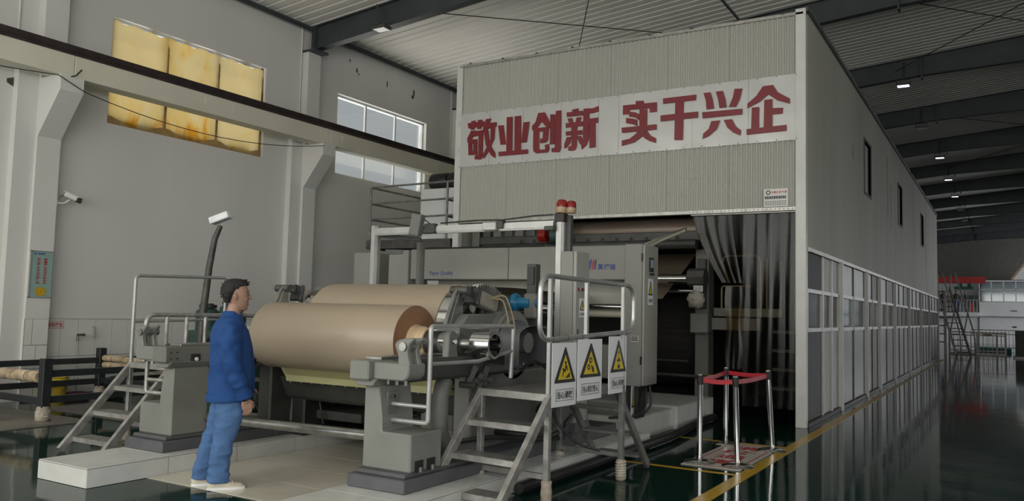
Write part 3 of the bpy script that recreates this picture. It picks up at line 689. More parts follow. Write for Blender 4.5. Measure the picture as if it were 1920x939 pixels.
# ---------------------------------------------------------------- strip curtain in the hood mouth
sc = thing('strip_curtain', 'clear plastic strip curtain hanging in the right of the hood mouth', 'curtain', (-3.4, 12.75, 0))
def ribbon(path, wid, m_, y, wav=.012, ph=0., name='strip'):
    """path: (x centre, z, width, y shift) from top to bottom"""
    vs = []; fs = []; n = 8
    for r, (x, z, w, dy) in enumerate(path):
        for i in range(n+1):
            t = i/n-.5
            vs.append((x+t*w, y+dy+wav*math.sin(t*7+ph+r*.12)+wav*.5*math.sin(r*.5+ph*2+t*3), z))
    for r in range(len(path)-1):
        for i in range(n): a = r*(n+1)+i; fs.append((a, a+n+1, a+n+2, a+1))
    return MB().add(vs, fs).build(name, m_, sc, ang=180)
for k, (x0, x1) in enumerate(((-3.48, -3.255), (-3.265, -3.04), (-3.05, -2.835), (-2.845, -2.66))):
    ribbon([((x0+x1)/2, 3.23-(3.23-.24)*r/22, x1-x0, 0) for r in range(23)], .2, 'pvc_strip', 12.75+.012*(k % 2), .006, k*1.3)
for k in range(4):
    xt, xb = -4.19+.205*k, -3.74+.07*k
    pth = []
    for r in range(15):
        t = r/14; pth.append((xt+(xb-xt)*t**1.5, 3.23-1.10*t, .22-.09*t, .05*k*t))
    ribbon(pth, .2, 'pvc_aged' if k in (0, 2) else 'pvc_strip', 12.78+.02*k, .005, k)
ribbon([(-3.68, 2.08-1.3*r/10, .26+.03*math.sin(r), .1) for r in range(11)], .2, 'pvc_aged', 12.9, .02, 2.2, 'curtain_tail')
B(-4.3, -2.66, 12.70, 12.74, 3.20, 3.25).build('hanging_rail', 'trim_steel', sc)

# ---------------------------------------------------------------- machinery inside the hood mouth
dr = thing('dryer_section', 'dark dryer cylinders and frame deep inside the hood mouth', 'machine', (-6.4, 14.4, 0))
def wheel(nm, m_, par, x0, x1, y, z, r, n=40):
    return MB().lathe([(0, 0), (r, 0), (r, x1-x0), (0, x1-x0)], (x0, y, z), (1, 0, 0), n).build(nm, m_, par)
wheel('dryer_cylinder', 'felt', dr, -8.3, -4.5, 14.9, 1.25, .95)
wheel('dryer_cylinder', 'felt', dr, -8.3, -4.5, 17.2, 1.25, .95)
wheel('dryer_cylinder', 'felt', dr, -8.3, -4.5, 16.0, 3.4, .8)
wheel('hood_roller', 'roller_brown', dr, -8.4, -4.45, 13.6, 3.08, .20)
wheel('hood_roller', 'machine_dark', dr, -8.4, -4.3, 13.0, 2.78, .085)
wheel('guide_roller', 'chrome', dr, -8.3, -4.45, 13.0, 2.20, .075)
wheel('guide_roller', 'chrome', dr, -8.3, -4.45, 13.6, 2.02, .04)
for k in range(12): wheel('bolt_head', 'brushed', dr, -7.6+.27*k, -7.57+.27*k, 12.90, 2.88, .022, 8)
B(-8.5, -4.2, 12.95, 13.1, 2.83, 2.98).build('doctor_beam', 'machine_dark', dr, .01)
B(-4.45, -4.22, 13.4, 13.7, .25, 2.72).build('frame_post', 'machine_grey', dr, .012)
B(-8.7, -8.45, 13.4, 13.7, 0, 3.2).build('frame_post', 'machine_dark', dr, .012)
B(-4.40, -4.25, 13.34, 13.42, 1.72, 2.55).build('post_cover', 'machine_dark', dr, .01)
B(-4.47, -4.17, 13.2, 13.5, 1.32, 1.64).build('bearing_box', 'machine_green', dr, .015)
B(-4.14, -3.35, 13.3, 13.5, 1.38, 1.58).build('cross_beam', 'machine_grey', dr, .01)
B(-4.10, -3.0, 13.28, 13.34, 1.60, 1.74).build('cross_beam', 'machine_grey', dr, .01)
wheel('bearing_head', 'cast_iron', dr, -4.42, -4.14, 13.0, 2.22, .15, 8)
B(-4.34, -4.18, 12.95, 13.1, 1.98, 2.12).build('bearing_stem', 'brushed', dr, .01)
for pts in ([(-4.0, 13.4, 1.6), (-4.0, 13.4, 2.1), (-3.52, 13.4, 2.1)], [(-4.0, 13.45, 2.5), (-3.98, 13.45, 2.6), (-3.42, 13.45, 2.6), (-3.38, 13.45, 2.5), (-3.38, 13.45, 1.6)], [(-3.28, 13.45, 1.6), (-3.28, 13.45, 2.55)], [(-3.05, 13.4, 1.6), (-3.05, 13.4, 2.5)], [(-2.85, 13.5, 1.6), (-2.85, 13.5, 2.4)]):
    MB().tube(fillet(pts, .05), .016, 8).build('guard_tube', 'brass_tube', dr)
for z in (.45, .75, 1.05, 1.35): B(-3.2, -2.6, 13.5, 13.9, z, z+.05).build('step_shelf', 'machine_dark', dr)
wheel('yellow_cap', 'bucket_yellow', dr, -4.12, -4.02, 13.1, .62, .04, 10)
MB().cyl((-5.6, 13.1, .62), (-4.1, 13.1, .62), .03, 10).build('guard_tube', 'machine_dark', dr)
MB().cyl((-5.6, 13.2, .85), (-4.5, 13.2, .85), .02, 10).build('guard_tube', 'machine_dark', dr)
B(-8.7, -4.3, 12.9, 20, .0, .28).build('machine_plinth', 'machine_black', dr)
for k in range(9): B(-8.75+.24*k, -8.58+.24*k, 13.05+.02*(k % 2), 13.07+.02*(k % 2), 2.0, 3.2).build('hanging_slat', 'panel_sheet' if k % 2 else 'machine_grey', dr)
wheel('red_hub', 'beacon_red', dr, -7.0, -6.86, 12.6, 2.94, .12, 20)
wheel('green_hub', 'motor_green', dr, -6.78, -6.6, 12.65, 2.94, .14, 20)

# brown paper web running out of the hood through the scanner
wb = MB(); P = [(14.7, 2.74), (12.95, 1.87), (11.8, 1.84), (10.6, 1.84), (9.6, 1.85), (8.9, 1.86), (8.2, 1.87), (7.3, 1.86)]
vs = []; fs = []
for y_, z_ in P: vs += [(-6.62, y_, z_), (-4.86, y_, z_), (-6.62, y_, z_-.003), (-4.86, y_, z_-.003)]
for i in range(len(P)-1): a = 4*i; fs += [(a, a+4, a+5, a+1), (a+2, a+3, a+7, a+6), (a+1, a+5, a+7, a+3), (a, a+2, a+6, a+4)]
tag(wb.add(vs, fs).build('paper_web', 'paper', ang=80), 'brown paper web running down out of the hood to the reel', 'paper')

# slack plastic sheet slung under the hood edge
vs = []; fs = []; n = 28; k_ = 7
for i in range(n+1):
    t = i/n; x = -7.0+2.75*t; zz = 2.66+.0*t-.10*math.sin(math.pi*min(1, t*1.15))+.80*max(0, t-.45)**1.6
    w = .05+.10*math.sin(math.pi*t)*(1-.3*t)
    for j in range(k_+1):
        s_ = j/k_; vs.append((x, 12.35+.05*math.sin(s_*9+t*5), zz-w*s_+.02*math.sin(s_*13)*math.sin(t*8)))
for i in range(n):
    for j in range(k_): a = i*(k_+1)+j; fs.append((a, a+1, a+k_+2, a+k_+1))
tag(MB().add(vs, fs).build('slung_sheet', 'canvas', ang=180), 'crumpled whitish plastic sheet slung across below the hood edge', 'sheet')
# plastic bag tied over a bearing
bg_ = MB().ell((-4.28, 12.93, 1.86), .15, .12, .14, 18, 12)
bg_.v = [(x+.018*math.sin(z*60+x*40), y+.018*math.sin(x*55), z+.015*math.sin(y*50+x*33)) for x, y, z in bg_.v]
tag(bg_.build('plastic_bag', 'canvas', ang=180), 'crumpled plastic bag tied round a bearing in the hood mouth', 'bag')

# ================================================================ TILED PLATFORMS AND PIT
def tiled_block(t, x0, x1, y0, y1, z0, z1, nx, sy, sides='fr', tm='white_tile'):
    g_ = .004; d_ = .008
    B(x0+d_, x1-d_, y0+d_, y1-d_, z0, z1-d_).build('mortar_bed', 'grout', t)
    ys_ = []; y_ = y0
    while y_ < y1-.05: ys_.append((y_, min(y_+sy, y1))); y_ += sy
    for k in range(nx):
        xa, xb = x0+(x1-x0)*k/nx, x0+(x1-x0)*(k+1)/nx
        for a, b_ in ys_: B(xa+g_, xb-g_, a+g_, b_-g_, z1-d_, z1).build('tile', tm, t)
        if 'f' in sides: B(xa+g_, xb-g_, y0, y0+d_, z0+g_, z1-d_-g_).build('tile', tm, t)
    for a, b_ in ys_:
        if 'r' in sides: B(x1-d_, x1, a+g_, b_-g_, z0+g_, z1-d_-g_).build('tile', tm, t)
        if 'l' in sides: B(x0, x0+d_, a+g_, b_-g_, z0+g_, z1-d_-g_).build('tile', tm, t)
PZ = .17
lp = thing('tiled_platform', 'white tiled platform under the left pedestal of the winder', 'platform', (-7.08, 4.25, 0))
tiled_block(lp, -7.46, -6.72, 4.25, 8.9, 0, PZ, 1, .8, 'frl')
rp = thing('tiled_platform', 'white tiled platform under the right pedestal and crossover stair', 'platform', (-4.15, 4.4, 0))
tiled_block(rp, -4.60, -3.74, 4.3, 9.6, 0, PZ, 2, .6, 'frl')
mp_ = thing('tiled_platform', 'raised white tiled platform beneath the scanner cabinet', 'platform', (-4.6, 9.7, 0))
tiled_block(mp_, -6.72, -4.02, 9.75, 11.2, 0, .30, 4, .36, 'fr')
mp2 = thing('tiled_platform', 'white tiled kerb block at the mouth of the hood', 'platform', (-4.5, 11.2, 0))
tiled_block(mp2, -6.72, -3.96, 11.21, 12.88, 0, .33, 4, .33, 'fr')
for i in range(4):
    for j in range(7):
        xa, ya = -6.715+.528*i, 4.82+.60*j
        B(xa+.003, xa+.525, ya+.003, ya+.597, 0, .006).build('tile', 'beige_tile', floor)
B(-6.715, -4.6, 4.82, 9.02, 0, .002).build('tile_bed', 'grout', floor)
tag(MB().tube([(-3.66, 6.3, .06), (-3.66, 8.2, .06), (-3.68, 10.2, .06), (-3.86, 12.0, .06), (-3.86, 12.6, .06)], .05, 10).build('floor_pipe', 'machine_black'), 'black pipe lying along the foot of the right tiled platform', 'pipe')

# ================================================================ WINDER
XC = -5.71
def sx(s, d): return XC+s*d
def sbox(m_, s, d0, d1, *r):
    a, b_ = sx(s, d0), sx(s, d1); return m_.box(min(a, b_), max(a, b_), *r)
RY, RZ = 6.25, 1.29     # paper roll axis
DY, DZ = 7.13, 1.36     # reel drum axis
def pedestal(s):
    side = 'left' if s < 0 else 'right'
    t = thing('winder_stand', ('grey-green cast stand carrying the %s end of the paper roll' % side) + (' beside the worker' if s < 0 else ' beside the crossover stair'), 'machine stand', (sx(s, 1.45), 5.3, PZ), group='winder stands')
    bm_ = 'machine_green'
    sbox(MB(), s, 1.16, 1.74, 5.08, 6.5, PZ, .275).build('base', 'base_grey', t, .01)
    sbox(MB(), s, 1.20, 1.70, 5.14, 6.3, .275, .31).build('base_step', 'base_grey', t, .008)
    # cast column with its outward foot block, one outline
    p = [(1.21, .31), (1.70, .31), (1.70, .61), (1.40, .61), (1.40, .70), (1.36, .97), (1.21, .97)]
    MB().prism([(sx(s, d), z) for d, z in p], 'y', 5.2, 5.62).build('column', bm_, t, .012)
    for k in range(2):
        sbox(MB(), s, 1.70, 1.712, 5.26+.16*k, 5.36+.16*k, .315, .40).build('foot_pocket', 'machine_black', t)
        MB().cyl((sx(s, 1.72), 5.31+.16*k, .31), (sx(s, 1.72), 5.31+.16*k, .35), .018, 6).build('anchor_bolt', 'brushed', t)
    MB().prism([(sx(s, d), z) for d, z in ((1.14, 1.03), (1.4, 1.03), (1.36, .97), (1.21, .97))], 'y', 5.12, 5.66).build('neck', bm_, t, .006)
    for k in range(3): MB().cyl((sx(s, 1.42+.09*k), 5.24, .985), (sx(s, 1.42+.09*k), 5.24, 1.03), .016, 6).build('jack_bolt', 'brushed', t)
    # rail arm: long beam, tip block, swept head
    sbox(MB(), s, 1.16, 1.36, 5.06, 7.0, 1.02, 1.175).build('rail_arm', bm_ if s > 0 else 'machine_grey', t, .012)
    sbox(MB(), s, 1.18, 1.34, 5.24, 7.0, 1.175, 1.20).build('rail_top', 'brushed', t, .004)
    hd = [(1.36, 1.165)] + [(1.72, 1.165)] + [(1.72-.07+.07*math.cos(a), 1.105+.0+.075*math.sin(a)) for a in [-k*math.pi/12 for k in range(0, 7)]] + [(1.36, 1.03)]
    MB().prism([(sx(s, d), z) for d, z in hd], 'y', 5.12, 5.34).build('head', bm_, t, .01)
    sbox(MB(), s, 1.36, 1.58, 5.34, 6.9, 1.0, 1.185).build('outer_beam', 'machine_dark', t, .03, seg=3)  # outer side of the arm, its shadow put into the dark colour
    # stop hook with pin
    hk = [(1.60, 1.15), (1.60, 1.22), (1.56, 1.31), (1.585, 1.345), (1.66, 1.365), (1.73, 1.37), (1.75, 1.355), (1.71, 1.32), (1.69, 1.27), (1.695, 1.22), (1.72, 1.15)]
    if s < 0: hk = [(3.32-d+.0, z) for d, z in hk]
    h_ = MB().prism([(sx(s, d), z) for d, z in hk], 'y', 5.13, 5.18).prism([(sx(s, d), z) for d, z in hk], 'y', 5.25, 5.30).build('stop_hook', bm_, t, .008)
    MB().cyl((sx(s, 1.655), 5.11, 1.30), (sx(s, 1.655), 5.32, 1.30), .035, 16).build('hook_pin', 'brushed', h_)
    for k in range(2):
        sbox(MB(), s, 1.145, 1.16, 5.35+.3*k, 5.45+.3*k, 1.03, 1.10).build('bolt_pocket', 'machine_black', t)
        MB().cyl((sx(s, 1.13), 5.40+.3*k, 1.05), (sx(s, 1.15), 5.40+.3*k, 1.05), .018, 8).build('pocket_bolt', 'sign_white', t)
        for q in range(2): MB().cyl((sx(s, 1.152), 5.12+.07*q, 1.06+.06*k), (sx(s, 1.162), 5.12+.07*q, 1.06+.06*k), .007, 8).build('screw', 'machine_black', t)
    # side frame of the winder behind
    sbox(MB(), s, 1.22, 1.42, 6.45, 9.0, PZ, 1.0).build('side_frame', 'machine_grey' if s > 0 else 'machine_dark', t, .02)
    sbox(MB(), s, 1.16, 1.70, 6.5, 9.2, PZ, .30).build('frame_base', 'base_grey', t, .01)
    return t
ped_l, ped_r = pedestal(-1), pedestal(1)

# paper roll on its spool
mw = mat('paper_end_rings', (.27, .14, .07), .75, var=.1)
nt = mw.node_tree; N = nt.nodes; L = nt.links
tc = N.new('ShaderNodeTexCoord'); wv = N.new('ShaderNodeTexWave'); wv.wave_type = 'RINGS'; wv.rings_direction = 'X'
wv.inputs['Scale'].default_value = 16; wv.inputs['Distortion'].default_value = .6; wv.inputs['Detail'].default_value = 2
L.new(tc.outputs['Object'], wv.inputs['Vector'])
cr = N.new('ShaderNodeValToRGB'); cr.color_ramp.elements[0].color = (.20, .10, .05, 1); cr.color_ramp.elements[1].color = (.31, .17, .09, 1)
L.new(wv.outputs['Fac'], cr.inputs['Fac']); L.new(cr.outputs['Color'], N['Principled BSDF'].inputs['Base Color'])
R1 = .342; XR, XL = -4.80, -6.70
roll_ = thing('paper_roll', 'large roll of brown paper in front, wound on a steel spool', 'paper roll', (XC, RY, RZ))
MB().lathe([(R1-.004, XL-XC), (R1, XL-XC+.004), (R1, XR-XC-.004), (R1-.004, XR-XC)], (XC, RY, RZ), (1, 0, 0), 96).build('wound_paper', 'paper', roll_, ang=50)
MB().lathe([(.155, XR-XC), (R1-.004, XR-XC)], (XC, RY, RZ), (1, 0, 0), 96).build('roll_end', 'paper_end_rings', roll_)
MB().lathe([(.155, XL-XC), (R1-.004, XL-XC)], (XC, RY, RZ), (1, 0, 0), 96).build('roll_end', 'paper_end_rings', roll_)
core = []
for k in range(8): core.append((.158-.004*k+.006*math.sin(k*2.1), XR-XC-.01+.026*k))
MB().lathe([(.02, XR-XC-.01)]+core+[(.02, core[-1][1])], (XC, RY, RZ), (1, 0, 0), 40).build('core', 'paper_core', roll_, ang=60)
MB().lathe([(.02, XL-XC-.10), (.14, XL-XC-.10), (.15, XL-XC)], (XC, RY, RZ), (1, 0, 0), 40).build('core', 'brushed', roll_)
MB().lathe([(0, 1.07), (.115, 1.07), (.13, 1.10), (.11, 1.17), (.09, 1.22), (0, 1.22)], (XC, RY, RZ), (1, 0, 0), 14).build('core_wrap', 'machine_black', roll_)
sp = MB().lathe([(0, -1.72), (.05, -1.72), (.05, 1.22), (.092, 1.22), (.098, 1.24), (.098, 1.31), (.090, 1.32), (.090, 1.44), (.05, 1.45), (.05, 1.62), (0, 1.62)], (XC, RY, RZ), (1, 0, 0), 32).build('spool_shaft', 'brushed', roll_)
MB().lathe([(.085, 1.60), (.122, 1.60), (.122, 1.80), (.098, 1.80), (.098, 1.68), (.0, 1.66)], (XC, RY, RZ), (1, 0, 0), 36).build('coupling', 'chrome', roll_)
for k in range(6):
    a = k*math.pi/3; MB().cyl((XC+1.67, RY+.085*math.cos(a), RZ+.085*math.sin(a)), (XC+1.79, RY+.085*math.cos(a), RZ+.085*math.sin(a)), .018, 8).build('coupling_tooth', 'machine_black', roll_)
MB().lathe([(.085, -1.45), (.10, -1.45), (.10, -1.25), (.085, -1.25)], (XC, RY, RZ), (1, 0, 0), 32).build('collar', 'chrome', roll_)

# reel drum with the paper running over it
R2 = .50
drum = thing('reel_drum', 'steel reel drum wrapped in brown paper behind the front roll', 'drum', (XC, DY, DZ))
MB().lathe([(.08, -1.07), (R2-.02, -1.07), (R2-.006, -1.06), (R2-.006, 1.02), (R2-.02, 1.03), (R2-.05, 1.03), (R2-.05, .96), (.08, .96)], (XC, DY, DZ), (1, 0, 0), 96).build('drum_shell', 'chrome', drum)
MB().lathe([(R2-.006, -.93), (R2+.004, -.928), (R2+.004, .84), (R2-.006, .842)], (XC, DY, DZ), (1, 0, 0), 96).build('paper_wrap', 'paper', drum, ang=50)
MB().lathe([(.0, -1.3), (.09, -1.3), (.09, 1.45), (0, 1.45)], (XC, DY, DZ), (1, 0, 0), 24).build('drum_shaft', 'brushed', drum)
for k in range(6):
    a = k*math.pi/3; MB().bar((XC+.985, DY+.09*math.cos(a), DZ+.09*math.sin(a)), (XC+.985, DY+.45*math.cos(a), DZ+.45*math.sin(a)), .05, .03, (1, 0, 0)).build('spoke', 'machine_dark', drum)

# bearing housing, gear and guard on each side
def gear(t, X_):
    gp = []; n = 96
    for k in range(n):
        for r_, o_ in ((.625, 0), (.655, .35), (.655, .65), (.625, 1)):
            a = 2*math.pi*(k+o_*.9)/n; gp.append((7.12+r_*math.cos(a), 1.22+r_*math.sin(a)))
    vs = []; fs = []; nn_ = len(gp)
    for xx in (X_(1.06), X_(1.115)):
        vs += [(xx, y_, z_) for y_, z_ in gp]; vs += [(xx, 7.12+(y_-7.12)*.80, 1.22+(z_-1.22)*.80) for y_, z_ in gp]
    for k in range(nn_):
        k2 = (k+1) % nn_
        fs += [(k, k2, 2*nn_+k2, 2*nn_+k), (nn_+k, 3*nn_+k, 3*nn_+k2, nn_+k2), (k, nn_+k, nn_+k2, k2), (2*nn_+k, 2*nn_+k2, 3*nn_+k2, 3*nn_+k)]
    MB().add(vs, fs).build('gear_ring', 'brushed', t, smooth=False)
    for k in range(5):
        a = .2+k*2*math.pi/5; MB().bar((X_(1.085), 7.12+.1*math.cos(a), 1.22+.1*math.sin(a)), (X_(1.085), 7.12+.52*math.cos(a), 1.22+.52*math.sin(a)), .07, .03, (1, 0, 0)).build('gear_spoke', 'machine_grey', t)
def drive(s):
    side = 'left' if s < 0 else 'right'
    t = thing('drum_drive', 'cast bearing housing with toothed gear at the %s end of the reel drum' % side, 'machine', (sx(s, 1.4), DY, PZ), group='drum drives')
    X_ = lambda d: sx(s, d)
    HYc, HZc = DY+.10, DZ-.10
    MB().lathe([(.0, 1.06), (.31, 1.06), (.35, 1.12), (.35, 1.28), (.31, 1.32), (.31, 1.42), (.28, 1.45), (0, 1.45)], (XC, HYc, HZc), (s, 0, 0), 48).build('housing', 'machine_grey', t, ang=40)
    MB().lathe([(.31, 1.38), (.345, 1.38), (.345, 1.42), (.31, 1.42)], (XC, HYc, HZc), (s, 0, 0), 48).build('flange', 'machine_grey', t, ang=40)
    MB().lathe([(.0, 1.45), (.25, 1.45), (.25, 1.48), (.12, 1.49), (.12, 1.51), (0, 1.51)], (XC, HYc, HZc), (s, 0, 0), 40).build('end_cover', 'base_grey', t, ang=40)
    for k in range(8):
        a = k*math.pi/4+.3; MB().cyl((X_(1.48), HYc+.20*math.cos(a), HZc+.20*math.sin(a)), (X_(1.495), HYc+.20*math.cos(a), HZc+.20*math.sin(a)), .014, 6).build('cover_bolt', 'brushed', t)
    # side plate tapering forward to the spool, and the pedestal below
    pl_ = [(6.38, 1.16), (6.40, 1.42), (6.56, 1.56), (7.3, 1.57), (7.45, 1.3), (7.4, .9), (7.5, .30), (6.75, .30), (6.8, .85), (6.5, 1.02)]
    MB().prism(pl_, 'x', X_(1.12), X_(1.30)).build('side_plate', 'machine_grey', t, .012)
    # toothed gear segment
    if s > 0: gear(t, X_)
    # swing lever and air cylinder
    MB().prism([(6.30, 1.40), (6.48, 1.42), (6.62, 1.46), (6.60, 1.80), (6.52, 1.82), (6.46, 1.74)], 'x', X_(1.16), X_(1.20)).build('swing_lever', 'brushed', t, .008)
    MB().bar((X_(1.18), 6.38, 1.38), (X_(1.18), 6.56, 1.80), .05, .05).build('lever_edge', 'brushed', t, .006)
    MB().cyl((X_(1.10), 6.55, 1.79), (X_(1.30), 6.55, 1.79), .04, 16).build('lever_pin', 'cast_iron', t)
    MB().cyl((X_(1.2), 6.56, 1.79), (X_(1.2), 6.78, 1.745), .025, 12).build('piston_rod', 'chrome', t)
    dv = Vector((0, .97, -.24)).normalized()
    c0 = Vector((X_(1.2), 6.74, 1.75))
    cy = MB().bar(c0, c0+dv*.05, .19, .19).build('cylinder_cap', 'machine_black', t, .02)
    MB().bar(c0+dv*.05, c0+dv*.42, .15, .15).build('cylinder_body', 'canvas', t, .03, seg=3)
    MB().bar(c0+dv*.42, c0+dv*.47, .18, .18).build('cylinder_cap', 'machine_black', t, .02)
    for a, b_ in ((-.08, -.08), (.08, -.08), (.08, .08), (-.08, .08)):
        MB().cyl(c0+Vector((a, 0, b_))-dv*.015, c0+Vector((a, 0, b_))+dv*.03, .012, 8).build('tie_nut', 'brushed', cy)
    MB().bar(c0+Vector((0, 0, -.09))-dv*.002, c0+Vector((0, 0, .09))-dv*.002, .012, .01, (1, 0, 0)).build('cap_rib', 'machine_dark', cy)
    MB().bar(c0+Vector((-.09, 0, 0))-dv*.002, c0+Vector((.09, 0, 0))-dv*.002, .012, .01, (0, 0, 1)).build('cap_rib', 'machine_dark', cy)
    # hook lever that takes the spool, and its curved leg
    lv = [(5.90, 1.00), (5.92, 1.38), (5.96, 1.41), (6.02, 1.41), (6.06, 1.37), (6.05, 1.25), (6.10, 1.10), (6.12, .98)]
    MB().prism([(y_, z_) for y_, z_ in lv], 'x', X_(1.46), X_(1.53)).build('hook_lever', 'machine_grey', t, .01)
    lg = fillet([(X_(1.44), 6.0, .98), (X_(1.44), 5.94, .86), (X_(1.44), 5.94, .50), (X_(1.44), 6.12, .32), (X_(1.44), 6.5, .30)], .12)
    MB().tube(lg, .075, 12).build('lever_leg', 'machine_grey', t)
    MB().cyl((X_(1.38), 5.98, 1.32), (X_(1.56), 5.98, 1.32), .022, 10).build('lever_pin', 'brushed', t)
    # spool lock linkage
    for k, (yy, zz, l) in enumerate(((6.2, 1.02, .16), (6.3, .96, .14), (6.4, 1.0, .18), (6.28, .86, .2))):
        MB().bar((X_(1.55), yy, zz-l/2), (X_(1.6), yy+.06, zz+l/2), .05, .06).build('linkage', 'cast_iron', t, .01)
    for k in range(4): MB().cyl((X_(1.50), 6.16+.1*k, .93+.03*(k % 2)), (X_(1.64), 6.16+.1*k, .93+.03*(k % 2)), .03, 10).build('linkage_pin', 'cast_iron', t)
    if s > 0:
        # U-shaped sheet guard over the motor coupling
        g0 = [(1.60, z) for z in (0,)]
        vs = []; fs = []; pr = [(6.78, 1.08), (6.78, 1.36)] + [(7.08-.30*math.cos(a), 1.36+.10*math.sin(a)) for a in [k*math.pi/10 for k in range(1, 10)]] + [(7.38, 1.36), (7.38, 1.08)]
        for xx in (1.50, 1.74):
            vs += [(X_(xx), y_, z_) for y_, z_ in pr]
        n = len(pr)
        for k in range(n-1): fs.append((k, k+1, n+k+1, n+k))
        fs.append(tuple(range(n)))
        MB().add(vs, fs).build('coupling_guard', 'base_grey', t, ang=40)
        MB().cyl((X_(1.50), 7.10, 1.29), (X_(1.66), 7.10, 1.29), .10, 20).build('coupling_disc', 'machine_grey', t)
        for k in range(2):
            MB().tube(fillet([(X_(1.25), 7.0, 1.72), (X_(1.38), 7.05+.05*k, 1.72+.05*k), (X_(1.5), 6.95+.1*k, 1.55), (X_(1.55), 6.9+.12*k, 1.42)], .08), .009, 6).build('air_hose', 'twine', t)
    return t
drive(1); drive(-1)

# guard rails that bend around the stands
def guard(s):
    t = thing('guard_rail', 'bent steel guard rail bolted to the %s winder stand' % ('left' if s < 0 else 'right'), 'guard rail', (sx(s, 1.76), 5.4, .68), group='winder guard rails')
    if s > 0:
        x = -3.95
        MB().tube(fillet([(-4.32, 5.34, .69), (x, 5.34, .69), (x, 5.34, 1.46), (x, 6.63, 1.46), (x, 6.6, .98)], .035), .021, 12).build('rail_tube', 'aluminium', t)
        MB().tube([(x, 5.34, 1.16), (x-.005, 6.05, 1.155), (x, 6.61, 1.23)], .017, 10).build('mid_tube', 'aluminium', t)
        MB().cyl((-4.32, 5.34, .82), (x, 5.34, .82), .018, 10).build('mount_tube', 'aluminium', t)
        B(-4.335, -4.315, 5.28, 5.42, .64, .92).build('mount_plate', 'machine_grey', t)
        MB().cyl((-4.32, 5.31, .885), (-4.27, 5.31, .885), .014, 8).build('mount_bolt', 'chrome', t)
        B(-3.97, -3.93, 5.40, 5.72, 1.425, 1.45).build('name_strip', 'aluminium', t)
    else:
        x = -7.47
        MB().tube(fillet([(-7.10, 5.34, .69), (x, 5.30, .69), (x, 5.30, 1.0)], .035), .021, 12).build('mount_tube', 'stair_steel', t)
        MB().cyl((-7.10, 5.34, .82), (x, 5.30, .82), .018, 10).build('mount_tube', 'stair_steel', t)
        MB().tube(fillet([(x, 5.26, 1.0), (x, 5.26, 1.47), (x, 7.3, 1.47), (x, 7.3, 1.0)], .10), .024, 12).build('rail_tube', 'stair_steel', t)
        for yy in (5.50, 5.74, 5.98, 6.3, 6.7): MB().cyl((x, yy, 1.0), (x, yy, 1.47), .02, 10).build('rail_post', 'stair_steel', t)
        B(-7.11, -7.09, 5.28, 5.42, .64, .92).build('mount_plate', 'machine_grey', t)
    return t
guard(1); guard(-1)

# low cross tube, doctor beam and tray under the roll
lc = thing('winder_cross_members', 'dark cross beam, cream tray and motor under the paper roll', 'machine frame', (XC, 6.8, PZ))
tag(MB().cyl((sx(-1, 1.22), 5.62, .455), (sx(1, 1.22), 5.62, .485), .045, 20).build('cross_tube', 'brushed'), 'long polished steel tube low between the two winder stands', 'tube')
MB().prism([(6.55, .82), (7.1, .80), (7.1, .58), (6.72, .56), (6.66, .60)], 'x', sx(-1, 1.20), sx(1, 1.20)).build('doctor_beam', 'machine_dark', lc, .01)
for k in range(14): MB().cyl((sx(-1, 1.05)+.16*k, 6.60, .765), (sx(-1, 1.05)+.16*k, 6.575, .765), .012, 6).build('beam_bolt', 'brushed', lc)
MB().prism([(6.40, .93), (6.46, .84), (7.0, .84), (7.0, .88), (6.5, .88), (6.42, .95)], 'x', sx(-1, 1.02), sx(1, 1.20)).build('tray', 'tray_yellow', lc)
MB().prism([(6.40, .86), (6.42, .79), (6.9, .79), (6.9, .83)], 'x', sx(-1, .95), sx(1, 1.20)).build('tray_lip', 'tray_yellow', lc)
MB().lathe([(0, 0), (.20, 0), (.21, .03), (.13, .06), (.13, .25), (.10, .28), (.10, .34), (.03, .36), (.03, .52), (0, .52)], (sx(-1, 1.16), 7.15, .62), (1, 0, 0), 32).build('gearbox', 'machine_dark', lc, ang=40)
MB().tube(fillet([(sx(-1, .66), 7.15, .62), (sx(-1, .30), 7.15, .63), (sx(-1, .22), 7.0, .60)], .06), .03, 10).build('drain_pipe', 'brushed', lc)
B(sx(-1, 1.15), sx(-1, .30), 6.9, 7.6, .34, .44).build('motor_shelf', 'machine_dark', lc, .008)
B(sx(-1, 1.15), sx(-1, .95), 6.7, 8.6, PZ, .9).build('inner_frame', 'machine_black', lc, .02)
B(sx(-1, 1.0), sx(-1, .35), 7.0, 7.5, .17, .26).build('motor_skid', 'machine_black', lc, .008)
MB().tube([(sx(-1, .85), 6.85, .9), (sx(-1, .83), 6.8, .6), (sx(-1, .8), 6.85, .3)], .012, 6).build('cable', 'machine_black', lc)
B(sx(-1, 1.2), sx(1, 1.2), 8.7, 9.0, .55, 1.1).build('rear_beam', 'machine_dark', lc, .02)
wheel('rear_roller', 'chrome', lc, sx(-1, 1.15), sx(1, 1.25), 8.3, 1.62, .06)
wheel('rear_roller', 'brushed', lc, sx(-1, 1.15), sx(1, 1.25), 8.2, 1.35, .09)
